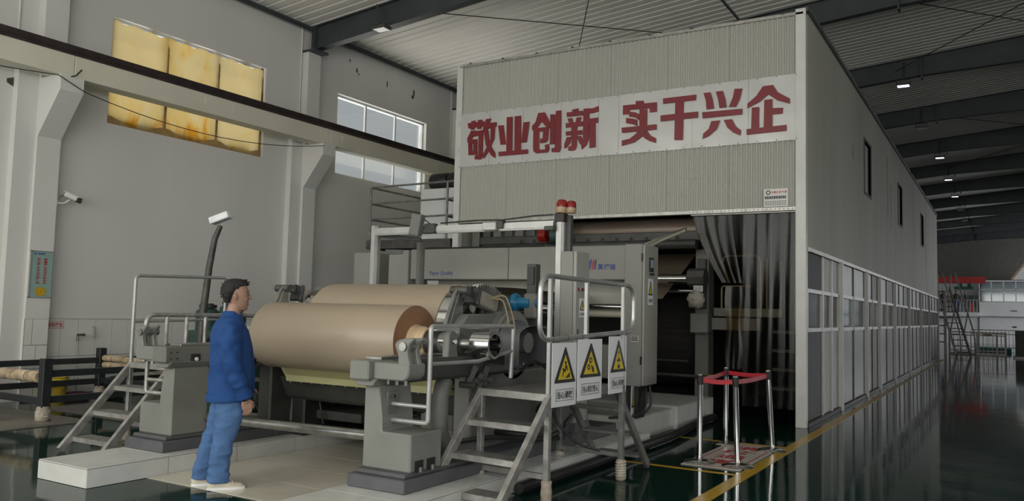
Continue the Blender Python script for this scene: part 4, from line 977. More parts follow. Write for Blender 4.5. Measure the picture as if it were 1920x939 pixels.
# blue plastic coupling and its upright at the right of the drum
bl = thing('web_guide_stand', 'steel upright with a blue plastic hub right of the reel drum', 'machine stand', (-4.5, 8.0, PZ))
B(-4.58, -4.46, 7.95, 8.05, 0.3, 2.13).build('upright', 'machine_dark', bl, .006)
B(-4.58, -4.42, 7.88, 7.95, 1.52, 1.80).build('bearing_plate', 'machine_grey', bl, .02)
MB().lathe([(0, -.36), (.05, -.36), (.05, -.22), (.105, -.21), (.115, -.18), (.105, -.15), (.065, -.13), (.065, .02), (0, .02)], (-4.52, 7.92, 1.69), (1, 0, 0), 28).build('blue_hub', 'blue_plastic', bl)
MB().cyl((-4.42, 7.915, 1.69), (-4.40, 7.915, 1.69), .05, 20).build('hub_cap', 'blue_plastic', bl)
MB().cyl((-6.5, 7.92, 1.69), (-4.8, 7.92, 1.69), .06, 24).build('hub_roller', 'chrome', bl)
B(-4.56, -4.48, 7.93, 7.952, 1.90, 2.10).build('slot_plate', 'machine_black', bl)
B(-4.75, -4.1, 7.7, 8.2, .3, .95).build('foot_cabinet', 'machine_grey', bl, .015)
MB().cyl((-4.11, 7.95, .62), (-4.09, 7.95, .62), .19, 28).build('inspection_cover', 'machine_grey', bl)
MB().tube(fillet([(-4.2, 7.2, 1.0), (-4.1, 7.3, 1.12), (-4.02, 7.5, 1.0), (-4.02, 7.55, .4)], .1), .014, 6).build('cable', 'machine_black', bl)
MB().tube(fillet([(-4.3, 6.9, .42), (-3.95, 6.9, .42), (-3.9, 7.4, .36), (-4.0, 8.0, .5)], .15), .025, 8).build('cable', 'machine_black', bl)
MB().tube(fillet([(-4.3, 6.3, .40), (-4.0, 6.4, .46), (-3.92, 6.9, .38), (-3.9, 7.6, .32)], .15), .022, 8).build('cable', 'machine_black', bl)

# ================================================================ SCANNER FRAME
sf = thing('scanner_frame', 'grey measuring frame with a control cabinet spanning the paper web', 'machine', (-5.7, 9.6, .3))
B(-7.52, -4.08, 9.60, 10.02, 2.03, 2.47).build('top_beam', 'cabinet', sf, .01)
B(-5.83, -5.82, 9.595, 9.602, 2.03, 2.47).build('beam_seam', 'cast_iron', sf)
B(-7.52, -4.08, 9.62, 10.0, .78, 1.20).build('lower_beam', 'cabinet_side', sf, .01)
rc = B(-4.10, -3.865, 9.58, 10.05, .71, 2.48).build('right_cabinet', 'cabinet', sf, .008)
B(-3.862, -3.83, 9.58, 10.05, .72, 2.47).build('cabinet_door', 'cabinet_side', rc, .014, seg=3)
for z in (2.26, .98): B(-3.872, -3.85, 9.565, 9.585, z, z+.10).build('hinge', 'machine_black', rc)
B(-3.832, -3.815, 9.72, 9.86, 2.14, 2.32).build('control_panel', 'machine_black', rc, .006)
B(-3.816, -3.812, 9.745, 9.835, 2.19, 2.29).build('screen', 'screen_grey', rc)
for k in range(3): MB().cyl((-3.832, 9.75+.04*k, 2.11), (-3.80, 9.75+.04*k, 2.11), .014, 10).build('push_button', 'machine_black', rc)
B(-4.00, -3.90, 9.576, 9.58, 1.26, 1.33).build('rating_label', 'sticker_white', rc)
for k in range(3): B(-3.995, -3.905, 9.573, 9.576, 1.27+.02*k, 1.282+.02*k).build('label_print', 'machine_black', rc)
B(-7.9, -7.53, 9.56, 10.05, .71, 2.46).build('left_cabinet', 'cabinet', sf, .008)
B(-8.62, -8.25, 9.6, 10.0, .3, 2.44).build('left_locker', 'cabinet', sf, .008)
for x in (-4.05, -7.7): B(x-.05, x+.10, 9.7, 9.95, .30, .72).build('foot', 'machine_dark', sf, .006)
B(-7.4, -4.1, 10.15, 10.17, 1.72, 2.12).build('cream_guard', 'tray_yellow' if False else 'panel_cream', sf)
wheel('guide_roller', 'chrome', sf, -7.4, -4.1, 10.05, 1.69, .045)
wheel('guide_roller', 'crane_paint', sf, -7.4, -4.1, 10.15, 1.60, .05)
B(-4.30, -4.12, 9.592, 9.60, 2.018, 2.028).build('beam_strip', 'machine_black', sf)
# printed maker's mark
for k, (dx, mm) in enumerate(((0, 'print_blue'), (.05, 'print_red'), (.085, 'print_blue'))):
    x = -4.615+dx; w = .045 if k == 0 else .03
    MB().prism([(x, 2.17), (x+w*.55, 2.155), (x+w, 2.27), (x+w*1.0, 2.30), (x+.005, 2.25)], 'y', 9.594, 9.5995).build('logo_bar', mm, sf)
text('lettering', '萬博瑞', (-4.355, 9.599, 2.195), (1, 0, 0), (0, 0, 1), .27, .075, 'print_blue', sf, .02, spacing=1.15)
text('lettering', 'Paper Quality', (-6.95, 9.599, 2.115), (1, 0, 0), (0, 0, 1), .50, .07, 'print_blue', sf, .01)
for k in range(3):
    MB().tube(fillet([(-3.95+.05*k, 9.85, .72), (-3.9+.05*k, 9.7+.05*k, .45), (-3.92, 9.5+.1*k, .34), (-4.2, 9.4, .32)], .12), .016, 8).build('cable', 'machine_black', sf)
MB().cyl((-7.45, 9.6, 2.50), (-7.35, 9.6, 2.50), .03, 12).build('lifting_eye', 'machine_black', sf)
MB().tube([(-7.4+.3*k, 9.62, 2.485+.004*math.sin(k*2)) for k in range(8)], .012, 6).build('cable', 'machine_black', sf)

def warn_sign(name, label, loc, rotz, w, h, pict, words, group=None, xn=True):
    """white board in local YZ facing +x; loc = lower left corner"""
    t = thing(name, label, 'sign', loc, rotz, group, local=True)
    n = 6; vs = []; fs = []
    for i in range(n+1):
        y_ = w*i/n; bx = .006*math.sin(math.pi*i/n) if h > .4 else 0
        vs += [(bx, y_, 0), (bx, y_, h), (bx-.004, y_, 0), (bx-.004, y_, h)]
    for i in range(n): a = 4*i; fs += [(a, a+4, a+5, a+1), (a+2, a+3, a+7, a+6), (a, a+2, a+6, a+4), (a+1, a+5, a+7, a+3)]
    fs += [(0, 1, 3, 2), (4*n, 4*n+2, 4*n+3, 4*n+1)]
    MB().add(vs, fs).build('board', 'sign_white', t)
    cx, tb, tt, hw = w*.5, h*.37, h*.93, w*.42
    r_ = w*.04
    tri = [(cx-hw, tb), (cx+hw, tb), (cx+hw, tb+r_), (cx+r_*.5, tt), (cx-r_*.5, tt), (cx-hw, tb+r_)]
    X0 = .0075 if h > .4 else .001
    MB().prism(tri, 'x', X0, X0+.0015).build('warning_triangle', 'sign_black', t)
    k = .70; gy, gz = cx, tb+(tt-tb)*.30
    MB().prism([(gy+(y_-gy)*k, gz+(z_-gz)*k*.98) for y_, z_ in ((cx-hw, tb), (cx+hw, tb), (cx, tt))], 'x', X0+.0015, X0+.0025).build('yellow_field', 'sign_yellow', t)
    pm = MB(); xa, xb = X0+.0025, X0+.0035
    S = hw*.9
    def poly(pts): pm.prism([(cx+a*S, tb+(tt-tb)*b_) for a, b_ in pts], 'x', xa, xb)
    def disc(a, b_, r, n=14, teeth=0):
        pts = []
        for q in range(n):
            an = 2*math.pi*q/n; rr = r*(1.25 if teeth and q % 2 else 1); pts.append((cx+a*S+rr*S*math.cos(an), tb+(tt-tb)*b_+rr*S*math.sin(an)))
        pm.prism(pts, 'x', xa, xb)
    if pict == 'slip':
        disc(.02, .56, .10); poly([(-.02, .50), (.16, .50), (.28, .34), (.22, .32), (.1, .42), (.02, .30), (-.16, .30), (-.3, .16), (-.36, .18), (-.22, .36), (-.06, .38)])
        poly([(-.3, .42), (-.12, .40), (-.16, .34), (-.34, .36)]); poly([(-.02, .13), (.5, .14), (.5, .30)])
    elif pict == 'gear':
        disc(-.05, .50, .15, 20, 1); disc(-.24, .30, .14, 20, 1); poly([(.0, .38), (.3, .28), (.36, .12), (.14, .16)])
    elif pict == 'load':
        disc(.0, .62, .09); poly([(-.03, .62), (.03, .62), (.03, .44), (-.03, .44)]); poly([(0, .50), (.12, .40), (.28, .38), (.28, .34), (-.28, .34), (-.28, .38), (-.12, .40)])
        poly([(-.04, .34), (.04, .34), (.05, .25), (-.05, .25)]); poly([(-.16, .23), (.16, .23), (.16, .12), (-.16, .12)])
    else:
        poly([(.10, .66), (-.16, .36), (.0, .36), (-.10, .14), (.20, .42), (.02, .42)])
    pm.build('pictogram', 'sign_black', t, smooth=False)
    if pict in ('gear',):
        pm2 = MB()
        for a, b_, r in ((-.05, .50, .07), (-.24, .30, .065)):
            pm2.prism([(cx+a*S+r*S*math.cos(q*.6283), tb+(tt-tb)*b_+r*S*math.sin(q*.6283)) for q in range(10)], 'x', xb, xb+.001)
        pm2.build('gear_hole', 'sign_yellow', t)
    if words:
        fy0, fy1, fz0, fz1 = w*.14, w*.86, h*.09, h*.27; e = .004*(w/.42)
        MB().box(X0, X0+.001, fy0, fy1, fz0, fz0+e).box(X0, X0+.001, fy0, fy1, fz1-e, fz1).box(X0, X0+.001, fy0, fy0+e, fz0, fz1).box(X0, X0+.001, fy1-e, fy1, fz0, fz1).build('text_frame', 'sign_black', t)
        text('lettering', words, (X0, (fy0+fy1)/2, (fz0+fz1)/2), (0, 1, 0), (0, 0, 1), (fy1-fy0)*.88, (fz1-fz0)*.66, 'sign_black', t, .018, keep=False)
    return t
warn_sign('electric_warning_sign', 'small yellow shock warning sign on the side of the scanner cabinet', (-3.829, 9.70, 1.72), 0, .17, .33, 'bolt', '当心触电')

# ---------------------------------------------------------------- narrow switch cabinet
nc = thing('switch_cabinet', 'narrow grey switch cabinet with coloured buttons behind the hazard signs', 'cabinet', (-4.12, 8.3, .3))
B(-4.24, -4.09, 8.12, 8.45, .36, 2.28).build('front_panel', 'cabinet', nc, .006)
B(-4.086, -4.045, 8.12, 8.45, .36, 2.28).build('side_door', 'cabinet_side', nc, .006)
for k, mm in enumerate(('beacon_red', 'motor_green', 'print_red', 'machine_black')):
    MB().cyl((-4.045, 8.18+.062*k, 1.86), (-4.02, 8.18+.062*k, 1.86), .017, 12).build('push_button', mm, nc)
B(-4.046, -4.038, 8.17, 8.185, 1.30, 1.42).build('door_latch', 'machine_black', nc)
MB().prism([(8.0, .17), (8.55, .17), (8.45, .40), (8.12, .40)], 'x', -4.28, -4.02).build('foot', 'base_grey', nc)
warn_sign('electric_warning_sign', 'small yellow shock warning sign on the narrow switch cabinet', (-4.044, 8.20, 1.55), 0, .16, .21, 'bolt', '当心触电')

# ---------------------------------------------------------------- aluminium camera gantry and beacon
ag = thing('camera_gantry', 'aluminium profile gantry with camera boxes standing over the web', 'frame', (-5.7, 8.2, PZ))
def profile(m_, p, q, w):
    p, q = Vector(p), Vector(q)
    return m_.bar(p, q, w*.55, w).bar(p, q, w, w*.55).bar(p, q, w*.8, w*.8)
profile(MB(), (-4.30, 8.22, .2), (-4.30, 8.22, 2.70), .10).build('post', 'aluminium', ag)
profile(MB(), (-7.02, 8.22, .2), (-7.02, 8.22, 2.66), .11).build('post', 'aluminium', ag)
profile(MB(), (-6.80, 8.9, .2), (-6.80, 8.9, 2.5), .10).build('post', 'machine_grey', ag)
profile(MB(), (-6.96, 8.16, 2.575), (-4.35, 8.16, 2.585), .095).build('cross_bar', 'aluminium', ag)
MB().bar((-7.1, 8.2, 2.55), (-6.5, 8.5, 2.50), .07, .05).build('brace', 'machine_dark', ag)
MB().prism([(-6.92, 8.3), (-6.92, 8.4), (-6.7, 8.4)], 'z', 2.30, 2.36).build('corner_bracket', 'machine_dark', ag)
cb = MB().bar((-6.25, 8.05, 2.50), (-6.20, 8.05, 2.77), .10, .15, (1, 0, 0)).build('camera_box', 'machine_grey', ag, .01)
MB().tube([(-6.12, 8.06, 2.70), (-6.02, 8.1, 2.62), (-5.98, 8.12, 2.60)], .008, 6).build('cable', 'machine_black', cb)
B(-6.14, -5.98, 8.08, 8.16, 2.53, 2.65).build('camera_clamp', 'machine_dark', ag, .008)
B(-5.27, -5.08, 8.06, 8.13, 2.535, 2.64).build('camera_box', 'aluminium', ag, .012)
B(-5.08, -5.0, 8.08, 8.16, 2.56, 2.66).build('camera_clamp', 'machine_dark', ag, .008)
B(-4.46, -4.34, 8.10, 8.18, 2.52, 2.57).build('bar_clamp', 'machine_dark', ag, .006)
B(-4.36, -4.24, 8.16, 8.28, 2.62, 2.72).build('post_cap', 'purple_cloth' if False else 'rail_steel', ag, .006)
B(-4.245, -4.19, 8.24, 8.30, 1.9, 2.70).build('cable_duct', 'machine_dark', ag)
MB().tube([(-4.36, 8.14, 2.70), (-4.6, 8.1, 2.69), (-5.0, 8.08, 2.655), (-5.3, 8.06, 2.66), (-5.9, 8.1, 2.65)], .009, 6).build('cable', 'machine_black', ag)
bc = thing('warning_beacon', 'pair of red beacon lamps on top of the gantry post', 'beacon', (-4.26, 8.2, 2.72))
for dx, dy, k in ((-.01, -.02, 1.), (.085, .03, .92)):
    c = (-4.27+dx, 8.2+dy, 2.72)
    MB().lathe([(0, 0), (.058*k, 0), (.066*k, .02), (.066*k, .065*k), (0, .068*k)], c, (.05, 0, 1), 20).build('beacon_base', 'beacon_cream', bc)
    MB().lathe([(.062*k, .065*k), (.059*k, .115*k), (.051*k, .142*k), (.03*k, .152*k), (0, .154*k)], c, (.05, 0, 1), 20).build('red_dome', 'beacon_red', bc, ang=60)
    MB().lathe([(.063*k, .10*k), (.066*k, .103*k), (.062*k, .108*k)], c, (.05, 0, 1), 20).build('dome_ring', 'print_red', bc)
B(-4.30, -4.25, 8.125, 8.132, 2.74, 2.775).build('beacon_label', 'sticker_white', bc)

# ================================================================ CROSSOVER STAIRS
def crossover(loc, rotz, mir, label, full):
    t = thing('crossover_stair', label, 'stairs', loc, rotz, 'crossover stairs', local=True)
    W = .70; PH = .91; PL = 1.34
    X = lambda a: -mir*a
    def bx(m_, a0, a1, *r):
        p, q = X(a0), X(a1); return m_.box(min(p, q), max(p, q), *r)
    sm, td = 'stair_steel', 'tread_plate'
    for a in (0, W):
        for y_ in (.0, PL):
            st = a == 0
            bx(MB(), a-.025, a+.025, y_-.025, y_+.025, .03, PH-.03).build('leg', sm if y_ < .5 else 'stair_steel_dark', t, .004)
            wr = MB().lathe([(.036, 0), (.05, .01), (.046, .06), (.05, .10), (.044, .15), (.048, .19), (.036, .20)], (X(a), y_, .0), (0, 0, 1), 12).build('foot_wrap', 'wrap_cloth', t, ang=80)
            if y_ > .5:
                MB().tube([(X(a)+.052*math.cos(q*.9), y_+.052*math.sin(q*.9), .03+.0035*q) for q in range(44)], .005, 5).build('wrap_string', 'wrap_string', wr)
    # platform
    bx(MB(), 0, W, .0, PL, PH-.012, PH).build('platform_plate', td, t)
    bx(MB(), -.02, W+.02, -.03, .02, PH-.06, PH+.002).build('platform_edge', sm, t, .004)
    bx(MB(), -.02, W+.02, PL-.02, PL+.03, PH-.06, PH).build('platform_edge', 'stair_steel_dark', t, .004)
    for a in (0, W): bx(MB(), a-.02, a+.02, 0, PL, PH-.06, PH-.012).build('platform_side', 'stair_steel_dark', t)
    bx(MB(), .02, W-.02, .0, .03, .20, .245).build('leg_brace', sm, t)
    bx(MB(), .02, W-.02, PL-.02, PL+.01, .22, .26).build('leg_brace', 'stair_steel_dark', t)
    # front flight
    for a in (-.005, W+.005):
        MB().bar((X(a), .02, PH-.02), (X(a), -.76, .02), .05, .075, (0, -.8, .6)).build('stringer', sm, t, .003)
    for k, (y_, z_) in enumerate(((-.20, .66), (-.42, .405), (-.64, .15))):
        tr_ = bx(MB(), .02, W-.02, y_, y_+.20, z_-.008, z_).build('tread', td, t)
        bx(MB(), .02, W-.02, y_-.004, y_+.012, z_-.05, z_-.006).build('tread_nosing', sm, tr_)
    # rear flight
    for a in (.06, W-.04):
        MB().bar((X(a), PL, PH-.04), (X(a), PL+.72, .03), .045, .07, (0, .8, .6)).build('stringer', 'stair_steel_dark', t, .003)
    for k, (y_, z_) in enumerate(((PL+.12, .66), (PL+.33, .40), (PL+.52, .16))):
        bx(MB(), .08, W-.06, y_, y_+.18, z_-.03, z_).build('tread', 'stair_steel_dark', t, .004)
    # hand rail loop on the outer side
    zb, zt = 1.37, 1.90
    if full:
        lp_ = fillet([(0, .6, zb+.02), (0, -.16, zb-.01), (0, -.16, zt+.01), (0, PL+.22, zt-.02), (0, PL+.22, zb+.06), (0, .6, zb+.02)], .16, 8)
        MB().tube(lp_, .0225, 14).build('handrail_loop', 'stainless', t)
    else:
        MB().tube(fillet([(0, 0, PH), (0, 0, zt), (0, PL-.06, zt+.03), (0, PL-.06, PH)], .06), .02, 10).build('handrail_loop', 'aluminium', t)
        MB().cyl((0, 0, zb), (0, PL-.06, zb+.03), .016, 10).build('mid_rail', 'aluminium', t)
        MB().cyl((0, 0, .06), (0, 0, PH), .022, 10).build('rail_post', 'aluminium', t)
    if full:
        for y_, z0 in ((.0, PH), (.62, zb), (PL, PH)): MB().bar((0, y_, z0-.02), (0, y_, zt-.01), .035, .035).build('rail_post', 'aluminium', t, .003)
        for k in range(6): MB().lathe([(.028, 0), (.030, .004), (.028, .008)], (0, .02+.25*k, zb+.01), (0, 1, 0), 12).build('wire_tie', 'machine_black', t)
        MB().tube(fillet([(-.55, .9, .7), (-.5, 1.0, .5), (-.3, 1.0, .35), (-.1, 1.1, .30)], .1), .014, 6).build('cable', 'machine_black', t)
        for q in range(3): MB().tube([(-.62+.07*math.cos(a*.5), .86+.02*q, .62+.09*math.sin(a*.5)) for a in range(14)], .010, 6).build('cable_coil', 'machine_black', t)
    return t
SR = (-3.30, 6.14, 0); SROT = math.radians(-4)
crossover(SR, SROT, 1, 'steel crossover stair with chrome handrail loop at right foreground', True)
crossover((-8.56, 5.86, 0), 0, -1, 'steel crossover stair behind the left winder stand near the wall', False)
def on_stair(y_, z_, dx=.032):
    v = Matrix.Rotation(SROT, 3, 'Z') @ Vector((dx, y_, 0)); return (SR[0]+v.x, SR[1]+v.y, z_)
warn_sign('hazard_sign', 'white slipping hazard sign nearest the stair steps, leftmost of the three', on_stair(.0, .80), SROT, .40, .54, 'slip', '当心滑跌', 'hazard signs on the handrail')
warn_sign('hazard_sign', 'white gear hazard sign, middle of the three hanging on the handrail', on_stair(.425, .825), SROT, .44, .54, 'gear', '当心机械伤人', 'hazard signs on the handrail')
warn_sign('hazard_sign', 'white lifting load hazard sign, rightmost of the three on the handrail', on_stair(1.0, .845), SROT+.05, .40, .54, 'load', '当心吊物', 'hazard signs on the handrail')
# board leaning under the scanner cabinet
bd = warn_sign('leaning_warning_board', 'yellow warning board leaning in shade below the scanner cabinet', (-3.93, 9.45, .30), .25, .26, .42, 'bolt', None)

# ================================================================ STANCHIONS
def stanchion(loc, tilt, label):
    t = thing('belt_stanchion', label, 'stanchion', loc, 0, 'belt stanchions round the floor notice', local=True)
    MB().lathe([(0, 0), (.165, 0), (.17, .012), (.16, .022), (.09, .040), (.035, .050), (.035, .075), (.0, .075)], (0, 0, 0), (0, 0, 1), 36).build('base', 'chrome', t, ang=40)
    d = Vector((tilt[0], tilt[1], 1)).normalized()
    MB().cyl(d*.06, d*.90, .029, 20).build('post', 'chrome', t)
    MB().cyl(d*.85, d*.95, .034, 20).build('belt_head', 'rubber', t)
    MB().lathe([(.030, .95), (.034, .951), (.030, .965), (0, .967)], (0, 0, 0), d, 20).build('cap', 'chrome', t)
    return t, Vector(loc)+d*.90
S1, h1 = stanchion((-2.88, 8.87, 0), (0, 0), 'chrome belt stanchion at the left front corner of the floor notice')
S2, h2 = stanchion((-3.02, 10.33, 0), (0, 0), 'chrome belt stanchion at the far left corner of the floor notice')
S3, h3 = stanchion((-2.47, 8.89, 0), (-.03, 0), 'chrome belt stanchion at the near right corner of the floor notice')
S4, h4 = stanchion((-2.42, 10.21, 0), (-.06, .02), 'chrome belt stanchion leaning at the far right corner of the floor notice')
for t, a, b_ in ((S1, h1, h3), (S2, h2, h1), (S4, h4, h2), (S3, h3, h4)):
    o = Vector(t.location); vs = []; fs = []; n = 10
    dr_ = (b_-a).normalized()
    for i in range(n+1):
        s_ = i/n; p = a+dr_*.034+(b_-a-dr_*.068)*s_; p.z -= .012*math.sin(math.pi*s_); p -= o
        nn_ = Vector((-dr_.y, dr_.x, 0))*.001
        vs += [p+nn_+Vector((0, 0, -.025)), p+nn_+Vector((0, 0, .025)), p-nn_+Vector((0, 0, -.025)), p-nn_+Vector((0, 0, .025))]
    for i in range(n): q = 4*i; fs += [(q, q+4, q+5, q+1), (q+2, q+3, q+7, q+6), (q+1, q+5, q+7, q+3), (q, q+2, q+6, q+4)]
    MB().add(vs, fs).build('belt', 'belt_red', t)
fn = thing('floor_notice', 'white floor notice with red border and red characters between the stanchions', 'floor sign', (-2.7, 9.57, 0))
B(-3.02, -2.38, 8.66, 10.5, .003, .009).build('notice_sheet', 'mat_white', fn)
MB().box(-2.97, -2.43, 8.72, 8.735, .009, .010).box(-2.97, -2.43, 10.425, 10.44, .009, .010).box(-2.97, -2.955, 8.72, 10.44, .009, .010).box(-2.445, -2.43, 8.72, 10.44, .009, .010).build('red_border', 'print_red', fn)
for k, ch in enumerate('消防通道'):
    text('lettering', ch, (-2.70, 10.15-.36*k, .009), (1, 0, 0), (0, 1, 0), .34, .28, 'print_red', fn, .03, .001, keep=False)

# ================================================================ LEFT SIDE: RACK, PLATES, CLEANING THINGS
rk = thing('steel_rack', 'low black steel floor rack at the far left', 'rack', (-11.9, 7.2, 0))
for x, y_ in ((-10.85, 6.2), (-12.85, 8.25), (-12.85, 4.4), (-10.85, 8.25)):
    h_ = .82
    B(x-.06, x+.06, y_-.06, y_+.06, .01, h_).build('post', 'rack_steel', rk, .006)
    w_ = MB().lathe([(.085, .01), (.10, .02), (.085, .10), (.09, .16), (.075, .20)], (x, y_, 0), (0, 0, 1), 8).build('foot_wrap', 'wrap_cloth', rk, ang=80)
    MB().tube([(x+.092*math.cos(q*.8), y_+.092*math.sin(q*.8), .05+.0028*q) for q in range(34)], .006, 5).build('wrap_string', 'wrap_string', w_)
for x in (-10.85, -12.85):
    for z in (.28, .62): B(x-.03, x+.03, 3.0 if x < -11 else 6.25, 10.3, z-.045, z+.045).build('rail', 'rack_steel', rk, .004)
for z in (.26,): B(-12.8, -10.9, 6.17, 6.23, z-.045, z+.045).build('rail', 'rack_steel', rk, .004)
B(-12.8, -10.9, 8.22, 8.28, .25, .34).build('rail', 'rack_steel', rk, .004)
def padded(p, q, r, label):
    t = thing('padded_rail_wrap', label, 'padding', p, 0, 'padding rolls on the rack')
    pts = [Vector(p).lerp(Vector(q), i/12) for i in range(13)]
    MB().tube(pts, [r*(1+.06*math.sin(i*2.3)) for i in range(13)], 14).build('roll', 'bamboo', t, ang=80)
    for i in (2, 6, 10):
        c = pts[i]; d = (pts[1]-pts[0]).normalized(); MB().lathe([(r*1.07, -.012), (r*1.10, 0), (r*1.07, .012)], c, d, 16).build('tie', 'wrap_string', t)
padded((-12.75, 6.2, .57), (-10.95, 6.2, .57), .075, 'stained padding roll tied on the near rail of the black rack')
padded((-12.75, 8.25, .66), (-11.0, 8.25, .66), .05, 'upper padding roll tied on the far rail of the black rack')
padded((-12.75, 8.25, .55), (-11.0, 8.25, .55), .05, 'lower padding roll tied on the far rail of the black rack')
tag(B(-13.3, -10.38, 3.0, 6.62, 0, .010).build('floor_plate', 'floor_plate'), 'flat grey steel floor plate in front of the black rack', 'plate')
tag(B(-12.2, -9.9, 6.9, 8.0, 0, .012).build('floor_plate', 'floor_plate'), 'flat grey steel floor plate under the black rack', 'plate')
mo = thing('mop', 'mop with a black handle grip leaning on the tiled wall', 'mop', (-12.95, 8.0, 0))
MB().cyl((-13.05, 7.98, .12), (-13.3, 8.10, 1.0), .012, 8).build('handle', 'aluminium', mo)
MB().tube([(-13.3, 8.10, .92), (-13.31, 8.105, 1.02), (-13.25, 8.2, 1.02)], .022, 8).build('grip', 'machine_black', mo)
MB().ell((-13.05, 7.97, .06), .12, .24, .055).build('mop_head', 'purple_cloth', mo)
bk = thing('bucket', 'yellow plastic bucket behind the front post of the rack', 'bucket', (-13.0, 7.62, 0))
MB().lathe([(0, .01), (.13, .01), (.16, .34), (.17, .35), (.17, .37), (.15, .37), (.12, .03), (0, .03)], (-13.0, 7.62, 0), (0, 0, 1), 24).build('shell', 'bucket_yellow', bk, ang=50)
MB().lathe([(.158, .30), (.168, .31), (.168, .34), (.16, .35)], (-13.0, 7.62, 0), (0, 0, 1), 24).build('rim_band', 'sign_yellow', bk)
MB().tube([(-13.0+.16*math.cos(a*.3), 7.62+.02, .34+.12*math.sin(a*.3)) for a in range(11)], .006, 6).build('bail_handle', 'brushed', bk)
bg2 = MB().ell((-13.05, 8.65, .16), .16, .17, .17, 14, 10)
bg2.v = [(x+.02*math.sin(z*40+y*30), y+.02*math.sin(x*38), max(.0, z)) for x, y, z in bg2.v]
tag(bg2.build('waste_sack', 'machine_dark', ang=180), 'small dark waste sack against the tiles behind the rack', 'sack')
tag(MB().tube(fillet([(-13.32, 8.40, .95), (-13.32, 8.40, 1.12), (-13.34, 8.37, 1.17)], .03), .014, 8).build('handle_stick', 'aluminium'), 'short pale stick standing against the tiles behind the far rack post', 'stick')

# wall things
cc = thing('security_camera', 'white bullet security camera with black lens hood on the left pilaster', 'camera', (-13.2, 7.54, 3.18))
B(-13.26, -13.21, 7.54, 7.56, 3.12, 3.26).build('wall_plate', 'sticker_white', cc)
MB().tube(fillet([(-13.23, 7.55, 3.17), (-13.2, 7.66, 3.17), (-13.18, 7.74, 3.24)], .04), .016, 8).build('arm', 'sticker_white', cc)
MB().bar((-13.2, 7.66, 3.33), (-13.14, 7.84, 3.26), .09, .075).build('body', 'sticker_white', cc, .012)
MB().bar((-13.205, 7.64, 3.375), (-13.13, 7.87, 3.29), .10, .012).build('sun_shield', 'sticker_white', cc)
MB().cyl((-13.145, 7.82, 3.262), (-13.115, 7.90, 3.235), .044, 14).build('lens_hood', 'machine_black', cc)
MB().tube([(-13.23, 7.55, 3.2), (-13.25, 7.62, 3.28), (-13.2, 7.68, 3.34)], .005, 6).build('cable', 'machine_black', cc)

po = thing('wall_poster', 'framed pale green safety poster with red vertical characters on the pilaster', 'poster', (-13.2, 7.355, 1.62))
PY0, PY1, PZ0, PZ1 = 7.175, 7.535, 1.62, 2.37
B(-13.198, -13.188, PY0+.01, PY1-.01, PZ0+.01, PZ1-.01).build('print', 'poster_green', po)
MB().box(-13.2, -13.18, PY0, PY0+.014, PZ0, PZ1).box(-13.2, -13.18, PY1-.014, PY1, PZ0, PZ1).box(-13.2, -13.18, PY0, PY1, PZ0, PZ0+.014).box(-13.2, -13.18, PY0, PY1, PZ1-.014, PZ1).build('frame', 'aluminium', po)
for j, (yy, s_) in enumerate(((PY0+.245, '质量是企业发展的命脉'), (PY0+.135, '安全是企业生存的保障'))):
    for i, ch in enumerate(s_):
        text('lettering', ch, (-13.188, yy, PZ1-.135-.042*i), (0, 1, 0), (0, 0, 1), .060, .036, 'print_red', po, .03, .001, keep=False)
MB().prism([(7.365+.095*math.cos(a*.3927), 1.72+.075*math.sin(a*.3927)) for a in range(16)], 'x', -13.188, -13.186).build('gold_emblem', 'poster_gold', po)
MB().lathe([(.03, 0), (.045, 0), (.045, .002), (.03, .002)], (-13.186, 7.365, 1.72), (1, 0, 0), 20).build('emblem_ring', 'sign_yellow', po)
MB().lathe([(.010, 0), (.020, 0), (.020, .001), (.010, .001)], (-13.188, PY0+.075, PZ1-.05), (1, 0, 0), 16).build('logo', 'print_blue', po)
for k in range(4): B(-13.188, -13.187, PY0+.115+.03*k, PY0+.137+.03*k, PZ1-.06, PZ1-.038).build('logo_print', 'print_blue', po)

ws = thing('wall_sign', 'small white sign with red characters at the tiles beside the pilaster', 'sign', (-13.39, 7.75, 1.12))
B(-13.386, -13.376, 7.60, 7.90, 1.12, 1.25).build('board', 'sticker_white', ws)
MB().box(-13.376, -13.375, 7.61, 7.89, 1.125, 1.131).box(-13.376, -13.375, 7.61, 7.89, 1.239, 1.245).box(-13.376, -13.375, 7.884, 7.89, 1.125, 1.245).build('red_border', 'print_red', ws)
text('lettering', '圾存放处', (-13.376, 7.745, 1.185), (0, 1, 0), (0, 0, 1), .26, .08, 'print_red', ws, .03, .001, keep=False)

# pole lamp and pump behind the worker
pq = thing('work_light', 'grey work light on a bent pole behind the left guard rail', 'lamp', (-9.55, 7.6, 0))
MB().tube([(-9.62, 7.6, .02), (-9.58, 7.6, .9), (-9.55, 7.6, 1.5), (-9.50, 7.62, 2.1), (-9.44, 7.64, 2.5), (-9.36, 7.66, 2.68)], [.05, .05, .05, .045, .04, .035], 12).build('pole', 'cast_iron', pq)
MB().lathe([(0, 0), (.11, 0), (.12, .03), (.06, .035), (0, .04)], (-9.62, 7.6, 0), (0, 0, 1), 20).build('base', 'cast_iron', pq)
MB().bar((-9.48, 7.6, 2.74), (-9.22, 7.7, 2.84), .16, .10).build('lamp_head', 'lens_white', pq, .02, seg=2)
pu = thing('hydraulic_unit', 'dark green hydraulic unit with black caps behind the worker', 'machine', (-9.9, 8.3, 0))
B(-10.4, -9.35, 7.95, 8.75, .02, 1.2).build('tank', 'motor_green', pu, .03)
